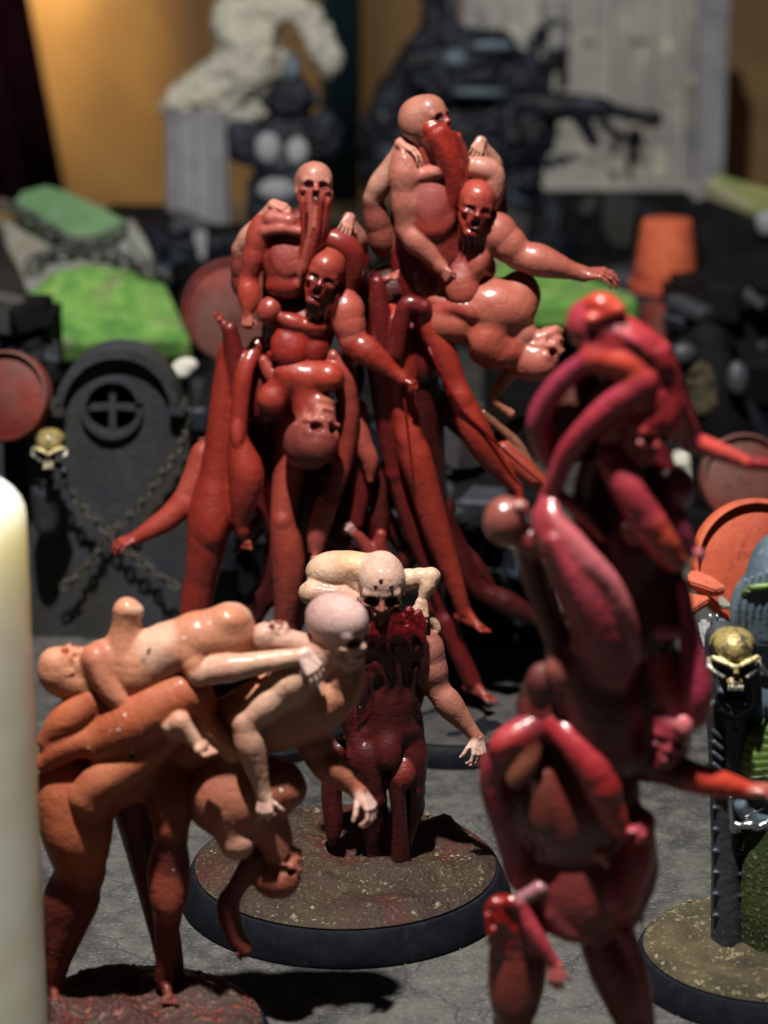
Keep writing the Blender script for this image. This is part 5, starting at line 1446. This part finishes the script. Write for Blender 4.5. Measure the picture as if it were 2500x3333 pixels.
# tilted black lid with olive edge, top right
pl3 = slab_plane(1000, 6.3, 600, 6.8, 2400)
o0 = pl3.hit(2450, 900)
g = thing('tilted_lid', 'black tilted lid with an olive-gold edge at the top right', 'lid', (o0[0], o0[1], 0))
put('panel', board_me('panel', pl3, [(2255, 660), (2300, 640), (2700, 800), (2700, 1010), (2300, 900)], .05), M['black'], g)
put('edge_strip', board_me('edge_strip', pl3, [(2290, 612), (2335, 585), (2700, 690), (2700, 775), (2420, 690)], .06, lift=.02), M['olive'], g)
put('corner_knob', lathe_me('corner_knob', [(.0005, .03), (.02, .026), (.032, .012), (.032, -.01), (.02, -.03)], 24, Matrix.Translation(Vector(pl3.hit(2492, 775, .05)))), M['colgrey'], g)
sp = at(2600, 960, 6.55)
put('support', box_me('support', (.45, .3, sp[2]), Matrix.Translation((sp[0], sp[1] + .2, sp[2] / 2 + .001)), .01), M['black'], g)

# ------------------------------------------------------------------ orange cups and round shields
def cup(label, x, y0, y1, r0, r1, D, mat, name='painted_cup'):
    a, b_ = at(x, y0, D), at(x, y1, D); s = D / FPX; h = a[2] - b_[2]
    g = thing(name, label, 'cup', (a[0], a[1], b_[2]), 'orange-red cups')
    T = Matrix.Translation((a[0], a[1], b_[2]))
    put('body', lathe_me('body', [(r1 * s * .97, 0), (r1 * s, h * .05), (r0 * s * 1.02, h * .9), (r0 * s * .96, h * .98), (r0 * s * .85, h)], 48, T), mat, g)
    put('rim', lathe_me('rim', [(r1 * s * .98, -.004), (r1 * s * 1.07, .0), (r1 * s * 1.08, h * .12), (r1 * s * .98, h * .14)], 48, T), mat, g)
    return g
cup('upturned orange-red cup beside the tall black box', 2172, 712, 955, 84, 112, 6.24, M['terra'])
cup('lower dark orange cup under the upturned one', 2160, 985, 1120, 70, 84, 6.18, M['darkred'])
lo = at(2160, 1118, 6.18)
g = thing('cup_stand', 'dark stand carrying the two orange cups', 'stand', (lo[0], lo[1], 0))
zt = at(2160, 1118, 6.18)[2]
put('post', lathe_me('post', [(.09, .0), (.07, .05), (.05, zt - .02), (.06, zt - .006)], 32, Matrix.Translation((lo[0], at(2160, 1118, 6.18)[1], 0))), M['black'], g)

def shield(label, x, y, rx, D, tilt, yaw, mat, extra=False):
    c = at(x, y, D); R = rx * D / FPX
    g = thing('round_shield', label, 'shield', tuple(c), 'round red shields')
    M4 = Matrix.Translation(Vector(c)) @ Matrix.Rotation(math.radians(yaw), 4, 'Z') @ Matrix.Rotation(math.radians(90 + tilt), 4, 'X')
    put('face', lathe_me('face', [(.0008, .018), (R * .4, .016), (R * .8, .008), (R * .90, .004), (R * .90, -.012), (.0008, -.008)], 72, M4, caps=False), mat, g)
    put('rim', lathe_me('rim', [(R * .895, -.012), (R * .90, .012), (R * .93, .02), (R * .985, .018), (R * 1.0, .006), (R * .99, -.012), (R * .9, -.014)], 72, M4, caps=False), mat, g)
    put('prop', box_me('prop', (.05, .05, c[2] - .02), Matrix.Translation((c[0], c[1] + .09, (c[2] - .02) / 2)), .006), M['black'], g)
    if extra:
        p = Plane(at(x, y, D - .05), at(x + 100, y, D - .05), at(x, y + 100, D - .07))
        put('flange', board_me('flange', p, [(2240, 1862), (2262, 1852), (2330, 1880), (2368, 1914), (2330, 1925), (2240, 1895)], .03, .003), mat, g)
        put('lower_flange', board_me('lower_flange', p, [(2232, 1926), (2310, 1940), (2312, 1952), (2245, 1995), (2232, 1990)], .03, .003), mat, g)
        put('chipped_strip', board_me('chipped_strip', p, [(2335, 1945), (2352, 1938), (2390, 1975), (2370, 1978), (2345, 1972)], .012, .002), M['parch'], g)
    return g
shield('large orange-red round shield right of the crimson figurine', 2455, 1832, 212, 4.08, -14, 8, M['terra'], True)
shield('pale red round shield at the left edge above the candle', 25, 1290, 150, 4.7, -18, -16, M['darkred'])
shield('dark red round shield half hidden left of the tall red figurine', 760, 1010, 168, 5.7, -16, 6, M['darkred'])
shield('dim orange shield behind the arm of the crimson figurine', 2420, 1560, 150, 4.95, -20, 10, M['darkred'])

# small pale pebbles glimpsed between things
def pebble(label, x, y, r, D, seed):
    b = Sculpt(D, y, 4.0, 10); b.col = (.5, .48, .42)
    rs = np.random.RandomState(seed)
    for i in range(5): b.ell((x + rs.randn() * r * .25, y + rs.randn() * r * .3, rs.randn() * r * .2), (r * .8, r * .6, r * .6))
    return put('pale_stone', b.build('pale_stone'), M['cream'], None, label, cat='stone', group='pale stones')
pebble('pale stone behind the right shoulder of the gravestone', 592, 1212, 44, 5.0, 2)
pebble('pale stone just below the right arm of the crimson figurine', 2232, 1512, 52, 5.6, 3)

# ------------------------------------------------------------------ ruin, column and armoured miniatures (far, out of focus)
def brick_wall_ruin():
    D = 9.2; s = D / FPX
    a = at(1920, 700, D); y = a[1]
    g = thing('ruined_wall', 'pale ruined gothic wall with pilasters, top right background', 'ruin', (a[0], y, 0))
    X = lambda px: at(px, 700, D)[0]
    Z = lambda py: at(1250, py, D)[2]
    zt = Z(-160)
    def win(x0, x1, y0, y1):
        w = (x1 - x0) / 2; cx = (x0 + x1) / 2
        return [(X(x0), Z(y1)), (X(x1), Z(y1)), (X(x1), Z(y0 + w)), (X(cx + w * .55), Z(y0 + w * .4)), (X(cx), Z(y0)), (X(cx - w * .55), Z(y0 + w * .4)), (X(x0), Z(y0 + w))]
    outl = [(X(1500), 0), (X(2330), 0), (X(2330), zt), (X(2150), zt - .05), (X(1980), zt), (X(1700), zt - .12), (X(1540), zt), (X(1490), Z(150))]
    hl = [win(1570, 1660, 330, 560), win(1980, 2120, 395, 640), win(1760, 1850, 40, 300)]
    put('panel', prism_me('panel', outl, .12, Matrix.Translation((0, y, 0)), .012, hl), M['ruin'], g)
    for (px, w, dpt) in ((2290, 95, .10), (2190, 56, .07), (2100, 30, .05), (1950, 56, .08), (2020, 26, .05), (1720, 46, .07), (1860, 40, .06), (1790, 24, .05), (1600, 50, .08), (1530, 30, .05)):
        put('pilaster', box_me('pilaster', (w * s, dpt, zt * .98), Matrix.Translation((X(px), y - dpt / 2 - .003, zt * .49)), .012), M['ruin'] if px < 2250 else M['colgrey'], g)
    for py in (600,):
        put('string_course', box_me('string_course', (840 * s, .09, .05), Matrix.Translation((X(1915), y - .055, Z(py))), .012), M['ruin'], g)
    rs = np.random.RandomState(4)
    for i in range(26):
        w, h = (.05 + .08 * rs.rand()), (.04 + .05 * rs.rand())
        put('stone_block', box_me('stone_block', (w, .04, h), Matrix.Translation((X(1520 + 790 * rs.rand()), y - .012, Z(640 * rs.rand() - 20))) @ Matrix.Rotation(rs.randn() * .05, 4, 'Y'), .01, rough=.01), M['cream'] if i % 3 else M['colgrey'], g)
    put('back_plate', box_me('back_plate', (820 * s, .02, zt * .95), Matrix.Translation((X(1915), y + .3, zt * .475)), .004), M['colgrey'], g)
brick_wall_ruin()

def column():
    D = 7.6; s = D / FPX
    a = at(650, 900, D)
    g = thing('broken_column', 'grey broken column with a cream leaning fragment on top', 'column', (a[0], a[1], 0))
    T = Matrix.Translation((a[0], a[1], 0)); Z = lambda py: at(650, py, D)[2]
    r = 108 * s
    put('shaft', lathe_me('shaft', [(r * 1.15, Z(1000)), (r * 1.0, Z(880)), (r * .98, Z(600)), (r * .95, Z(350))], 72, T, flute=14, fd=.10), M['colgrey'], g)
    put('foot', lathe_me('foot', [(r * 1.5, .001), (r * 1.5, Z(1060)), (r * 1.32, Z(1040)), (r * 1.3, Z(960)), (r * 1.15, Z(930)), (r * 1.02, Z(905))], 48, T), M['colgrey'], g)
    b = Sculpt(D, 300, 6.5, 20); b.amp = 6; b.col = (.45, .43, .36)
    b.chain([(560, 350, 0), (640, 300, 0), (740, 240, 0), (800, 180, 0)], [46, 62, 78, 84], k=30)
    b.ell((690, 330, 20), (130, 60, 90), k=30)
    b.chain([(760, 50, 0), (780, 140, 0), (810, 230, 10)], [60, 84, 90], k=30)
    b.chain([(760, 40, 0), (860, 30, 0), (960, 30, 0), (1010, 70, 0), (1060, 180, 0), (1075, 215, 0)], [46, 52, 50, 52, 54, 46], k=26)
    b.ell((840, 130, 10), (90, 100, 70), k=30)
    b.ell((880, 260, 60), (80, 130, 50), k=30)
    b.ell((790, 370, 20), (70, 60, 60), k=20)
    b.elll(b.P((930, 160, -30)), (44, 90, 90), None, k=16, op='s', col=(.2, .2, .2))
    sculpt_part('leaning_fragment', b, M['cream'], g)
column()

def helmet_mini():
    D = 7.0; b = Sculpt(D, 500, 5, 14); b.amp = 5; b.col = (.02, .02, .03)
    a = at(930, 640, D)
    g = thing('armoured_miniature', 'small black helmeted miniature standing in front of the grey column', 'miniature', (a[0], a[1], 0), 'dark armoured miniatures')
    b.ell((945, 320, 0), (80, 82, 76)); b.rc((945, 250, -20), (948, 180, 0), 26, 12)
    b.rc((860, 330, -20), (1030, 330, -20), 16, 16)
    b.ell((930, 470, 0), (130, 110, 90)); b.ell((800, 460, 0), (66, 80, 60)); b.ell((1060, 450, 0), (60, 80, 60))
    b.rc((930, 540, 0), (930, 700, 0), 110, 130); b.rc((860, 620, 0), (850, 900, 0), 60, 60); b.rc((1000, 620, 0), (1010, 900, 0), 60, 60)
    sculpt_part('body', b, M['armour'], g)
    b = Sculpt(D, 500, 5, 8); b.ell((872, 480, -78), (42, 50, 24)); b.ell((965, 492, -80), (40, 46, 22)); b.ell((905, 618, -110), (66, 40, 30))
    sculpt_part('chest_plate', b, M['colgrey'], g)
    b = Sculpt(D, 500, 5, 8); b.ell((948, 225, -20), (30, 44, 26)); b.rc((948, 200, -5), (948, 160, 0), 12, 6)  # bluish highlight on the helmet, built as a slate-blue piece
    sculpt_part('helmet_highlight', b, M['slateblue'], g)
    zt = at(930, 880, D)[2]
    put('plinth', box_me('plinth', (.3, .22, zt), Matrix.Translation((a[0], at(930, 880, D)[1], zt / 2)), .01), M['black'], g)
helmet_mini()

def gunner():
    D = 7.6; b = Sculpt(D, 500, 5.5, 10); b.amp = 5; b.col = (.02, .02, .03)
    a = at(1560, 660, D)
    g = thing('armoured_miniature', 'large blue-black armoured miniature holding a long gun to the right, in front of the ruin', 'miniature', (a[0], a[1], 0), 'dark armoured miniatures')
    b.chain([(1420, -60, 20), (1430, 60, 20), (1450, 160, 10)], [46, 52, 90], k=26)
    b.chain([(1420, 120, 0), (1330, 260, 0), (1260, 400, 0), (1240, 560, 0)], [70, 76, 78, 70], k=30)
    b.ell((1560, 210, -20), (150, 110, 110), k=30); b.ell((1700, 260, -20), (100, 90, 90), k=26)
    b.ell((1600, 160, -70), (80, 60, 60), k=20); b.ell((1480, 260, -60), (80, 90, 60), k=20)
    b.ell((1640, 420, 0), (180, 150, 110), k=30); b.ell((1430, 460, 0), (150, 170, 100), k=30)
    b.rc((1500, 560, 0), (1480, 900, 0), 90, 80); b.rc((1680, 560, 0), (1720, 900, 0), 80, 76)
    rs = np.random.RandomState(9)
    for i in range(34):                                  # plates, spikes and ragged cloth
        x, y = 1330 + 480 * rs.rand(), 90 + 520 * rs.rand()
        b.rc((x, y, -95 + 40 * rs.rand()), (x + 60 * rs.randn(), y + 50 * rs.randn() - 20, -95 + 50 * rs.rand()), 16 + 14 * rs.rand(), 5, k=5)
    for i in range(6): b.rc((1520 + 34 * i, 190 + 10 * i, -105 + 6 * i), (1530 + 34 * i, 290, -100 + 6 * i), 9, 9, k=6)
    sculpt_part('body', b, M['armour'], g)
    b = Sculpt(D, 500, 5, 8)
    b.rc((1700, 330, -60), (1960, 350, -70), 42, 36); b.rc((1960, 352, -70), (2110, 385, -70), 24, 20); b.rc((1880, 360, -70), (1930, 460, -70), 30, 22)
    b.rc((1960, 400, -70), (2060, 470, -60), 16, 12); b.ell((1800, 350, -70), (90, 46, 40)); b.rc((2110, 385, -70), (2130, 388, -70), 28, 28)
    sculpt_part('gun', b, M['armour'], g)
    b = Sculpt(D, 500, 5.5, 8); b.ell((1600, 150, -128), (70, 20, 20)); b.ell((1480, 190, -110), (40, 30, 20)); b.ell((1560, 300, -130), (90, 16, 16))  # blue-grey highlights on the armour, built as slate-blue pieces
    sculpt_part('shoulder_highlight', b, M['slateblue'], g)
    zt = at(1560, 890, D)[2]
    put('plinth', box_me('plinth', (.5, .3, zt), Matrix.Translation((a[0], at(1560, 890, D)[1], zt / 2)), .01), M['black'], g)
gunner()

# tall cloths hanging at the back
def drape(label, x0, x1, y0, y1, D, mat, slant=0):
    a, c = at(x0, y0, D), at(x1, y0, D); zb = at(x0, y1, D)[2]
    n_ = 40; V, F = [], []
    for i in range(n_ + 1):
        t_ = i / n_; x = a[0] + (c[0] - a[0]) * t_
        dy = .05 * math.sin(t_ * 17) + .02 * math.sin(t_ * 41)
        for side in (0, .03): V += [(x, a[1] + dy + side, a[2]), (x + slant, a[1] + dy * 1.5 + side, max(zb, .0) + .001)]
    for i in range(n_):
        o = 4 * i
        F += [(o, o + 4, o + 5, o + 1), (o + 2, o + 3, o + 7, o + 6), (o, o + 2, o + 6, o + 4), (o + 1, o + 5, o + 7, o + 3)]
    F += [(0, 1, 3, 2), (4 * n_, 4 * n_ + 2, 4 * n_ + 3, 4 * n_ + 1)]
    return put('hanging_cloth', mesh_np('hanging_cloth', V, F, True), mat, None, label, cat='cloth', group='hanging cloths')
drape('dark maroon cloth hanging at the left edge in front of the amber glow', -420, 60, -200, 700, 9.3, M['maroon'], .16)
drape('dark teal cloth hanging right of the cream fragment', 1040, 1165, -200, 700, 9.7, M['teal'])

# dark figure with gold and silver bits right of the crimson head
b = Sculpt(5.5, 1300, 4.5, 12); b.col = (.02, .02, .025)
a = at(2300, 1500, 5.5)
g = thing('dark_miniature', 'dark blurred miniature with dull gold and silver trim right of the crimson head', 'miniature', (a[0], a[1], 0), 'dark armoured miniatures')
b.chain([(2300, 1120, 20), (2320, 1300, 0), (2350, 1450, 0), (2360, 1600, 0)], [70, 100, 110, 110], k=30); b.ell((2230, 1180, 0), (60, 90, 50))
sculpt_part('body', b, M['black'], g)
b = Sculpt(5.5, 1300, 4.5, 6)
rs = np.random.RandomState(3)
for i in range(14): b.rc((2240 + 70 * rs.rand(), 1180 + 150 * rs.rand(), -100), (2280 + 60 * rs.rand(), 1190 + 150 * rs.rand(), -106), 8 + 8 * rs.rand(), 6)
b.ell((2285, 1265, -80), (50, 90, 26))
sculpt_part('gold_trim', b, M['sand'], g)
b = Sculpt(5.5, 1300, 4.5, 6); b.ell((2400, 1230, -120), (36, 56, 26))
sculpt_part('silver_trim', b, M['gun'], g)
b = Sculpt(5.5, 1300, 4.5, 6); b.ell((2225, 1150, -60), (46, 36, 26))
sculpt_part('silver_trim', b, M['gun'], g)
lo = world_pt(b, (2360, 1640, 0))
put('plinth', box_me('plinth', (.3, .24, lo[2]), Matrix.Translation((lo[0], lo[1], lo[2] / 2)), .01), M['black'], g)

# ------------------------------------------------------------------ skull post and robed miniature (right edge)
D6, Y6 = 3.41, 2600
base6 = on_ground(2490, 3085, .04)
g6 = thing('skull_post', 'dark gothic post with a gold screaming skull, on a sandy base at the right edge', 'post', (base6[0], base6[1], 0))
b = Sculpt(D6, Y6, 2.7, 5); b.gl = .3
skull(b, (2386, 2128, -62), 172, (.34, .26, .09))
sk = sculpt_part('skull', b, M['skull'], g6, 'tarnished gold skull with black eye holes')
b = Sculpt(D6, Y6, 2.7, 5)
jaw_ring(b, (2392, 2268, -70), 150, (.1, .1, .1)); b.ell((2392, 2262, -20), (46, 60, 30))
for i in range(2): b.rc((2350 + 84 * i, 2200, -40), (2345 + 92 * i, 2300, -50), 20, 18)
sculpt_part('jaw', b, M['gun'], sk, 'dark open ring of jaw')
b = Sculpt(D6, Y6, 3.2, 6)
b.chain([(2352, 2080, 20), (2358, 2400, 20), (2364, 2750, 20), (2372, 3060, 25)], [58, 54, 50, 60], k=10)
b.rc((2390, 2330, -30), (2388, 2480, -20), 44, 36); b.ell((2392, 2376, -62), (17, 17, 14), k=3)
b.rc((2318, 2300, -20), (2330, 2520, -20), 24, 16); b.rc((2430, 2300, 0), (2420, 2480, 0), 22, 18)
for i in range(5): b.rc((2326, 2380 + 36 * i, -40), (2350, 2400 + 36 * i, -52), 10, 8, k=4)
for i in range(7): b.rc((2325, 2560 + 70 * i, -18), (2415, 2566 + 70 * i, -18), 8, 8, k=5)
sculpt_part('shaft', b, M['gun'], g6)
pp = Plane(at(2320, 2050, D6 - .05), at(2420, 2050, D6 - .05), at(2330, 2150, D6 - .06))
put('head_plate', board_me('head_plate', pp, [(2273, 2016), (2310, 2013), (2313, 2060), (2325, 2110), (2296, 2112), (2280, 2060)], .03, .004), M['colgrey'], g6)
put('head_plate', board_me('head_plate', pp, [(2318, 2013), (2368, 2011), (2386, 2070), (2360, 2075), (2325, 2066)], .03, .004), M['slateblue'], g6)
put('peg', tube_me('peg', [pp.hit(2314, 2016), pp.hit(2312, 1996)], [.0025, .0015], 8), M['silver'], g6)
put('peg', tube_me('peg', [pp.hit(2333, 2014), pp.hit(2334, 1998)], [.0025, .0015], 8), M['silver'], g6)
round_base(g6, base6, .178, .04, M['sand'], M['grit'], 1500, 14, .014)

b6 = world_pt(b, (2560, 3090, 60))
g7 = thing('robed_miniature', 'slate-blue hooded miniature in a rippled green robe, cut by the right edge', 'miniature', (b6[0], b6[1], .045))
b = Sculpt(D6, Y6, 3.2, 8)
b.ell((2480, 2000, 60), (104, 150, 90), k=20); b.ell((2540, 1900, 60), (110, 170, 100), k=20); b.ell((2520, 2200, 70), (120, 200, 90), k=30)
for i in range(7):
    x = 2395 + 24 * i
    b.chain([(x + 30, 1890 - 8 * i, -10 - 3 * i), (x + 6, 1980, -26 - 3 * i), (x + 10, 2100, -16), (x + 40, 2300, 0)], [8, 10, 10, 8], k=10)
b.chain([(2440, 2400, 40), (2470, 2620, 30), (2480, 2700, 30)], [60, 70, 60], k=16)
b.rc((2420, 2620, -10), (2500, 2680, -20), 40, 44)
sculpt_part('hood', b, M['slateblue'], g7, 'slate-blue folded hood and cloak')
b = Sculpt(D6, Y6, 3.0, 8); b.chain([(2424, 1930, -26), (2450, 1915, -40), (2500, 1908, -50)], [12, 14, 12])
sculpt_part('scarf', b, M['robe'], g7)
b = Sculpt(D6, Y6, 3.0, 10); b.chain([(2455, 2400, -20), (2460, 2480, -30), (2455, 2560, -20)], [46, 58, 44], k=20); b.chain([(2520, 2380, -20), (2530, 2560, -20)], [60, 66], k=20)
sculpt_part('robe', b, M['robe'], g7, 'green robe with rippling contour ridges')
b = Sculpt(D6, Y6, 3.2, 10); b.chain([(2490, 2690, 20), (2500, 2850, 10), (2510, 3060, 20)], [80, 96, 110], k=24)
sculpt_part('skirt', b, M['moss'], g7)
b = Sculpt(D6, Y6, 2.8, 4)
b.chain([(2378, 2600, -40), (2380, 2660, -44), (2392, 2690, -48)], [9, 8, 12]); b.ell((2380, 2690, -50), (8, 12, 8)); b.ell((2402, 2686, -54), (9, 12, 8)); b.ell((2390, 2706, -50), (14, 8, 8))
b.chain([(2400, 2690, -48), (2440, 2685, -60), (2470, 2692, -60), (2510, 2670, -50)], [10, 16, 14, 12]); b.chain([(2430, 2660, -50), (2480, 2630, -50)], [8, 6])
sculpt_part('silver_claw', b, M['silver'], g7, 'bright silver claw')
b = Sculpt(D6, Y6, 2.8, 4)
b.chain([(2462, 2150, -30), (2480, 2170, -34), (2510, 2205, -30)], [7, 9, 8]); sculpt_part('silver_spike', b, M['silver'], g7, 'bright silver spike')

# ------------------------------------------------------------------ candle, bottom left, and grit on the table
D8 = 2.95; c8 = at(-232, 1575, D8); s8 = D8 / FPX; r8 = 312 * s8; zt = c8[2] + .006
g8 = thing('candle', 'cream-white pillar candle at the left edge, cut by the frame', 'candle', (c8[0], c8[1], 0))
prof = [(r8 * .985, .001), (r8, .012)] + [(r8 * (1 + .0008 * math.sin(i_ * 2.3) + .001 * math.sin(i_ * .4)), .012 + (zt - .064) * i_ / 60) for i_ in range(1, 60)] + [(r8 * 1.0, zt - .052)] + [(r8 - .044 * (1 - math.cos(math.radians(a_))), zt - .052 + .046 * math.sin(math.radians(a_))) for a_ in range(15, 91, 15)] + [(r8 * .4, zt - .012), (.001, zt - .016)]
wx = lathe_me('wax_body', prof, 128, Matrix.Translation((c8[0], c8[1], 0)), caps=False)
for v_ in wx.vertices:
    v_.co += Vector((v_.co.x - c8[0], v_.co.y - c8[1], 0)).normalized() * (.0008 * mnoise.fractal(v_.co * 22, 1.0, 2.0, 3)) + Vector((0, 0, .0015 * mnoise.noise(v_.co * 14)))
put('wax_body', wx, M['wax'], g8)
put('wick', tube_me('wick', [(c8[0], c8[1], zt - .02), (c8[0] + .004, c8[1], zt + .02), (c8[0] + .012, c8[1], zt + .045)], [.006, .006, .005], 8), M['black'], g8)

gr = on_ground(1200, 3150)
put('loose_grit', grit_me('loose_grit', (gr[0], gr[1], 0), .55, 1600, .0008, .0035, 31), M['grit_grey'], None, 'grey grit scattered over the table', kind='stuff', cat='grit')
print('TRIS', sum(len(o.data.polygons) * 2 for o in scene.objects if o.type == 'MESH'))
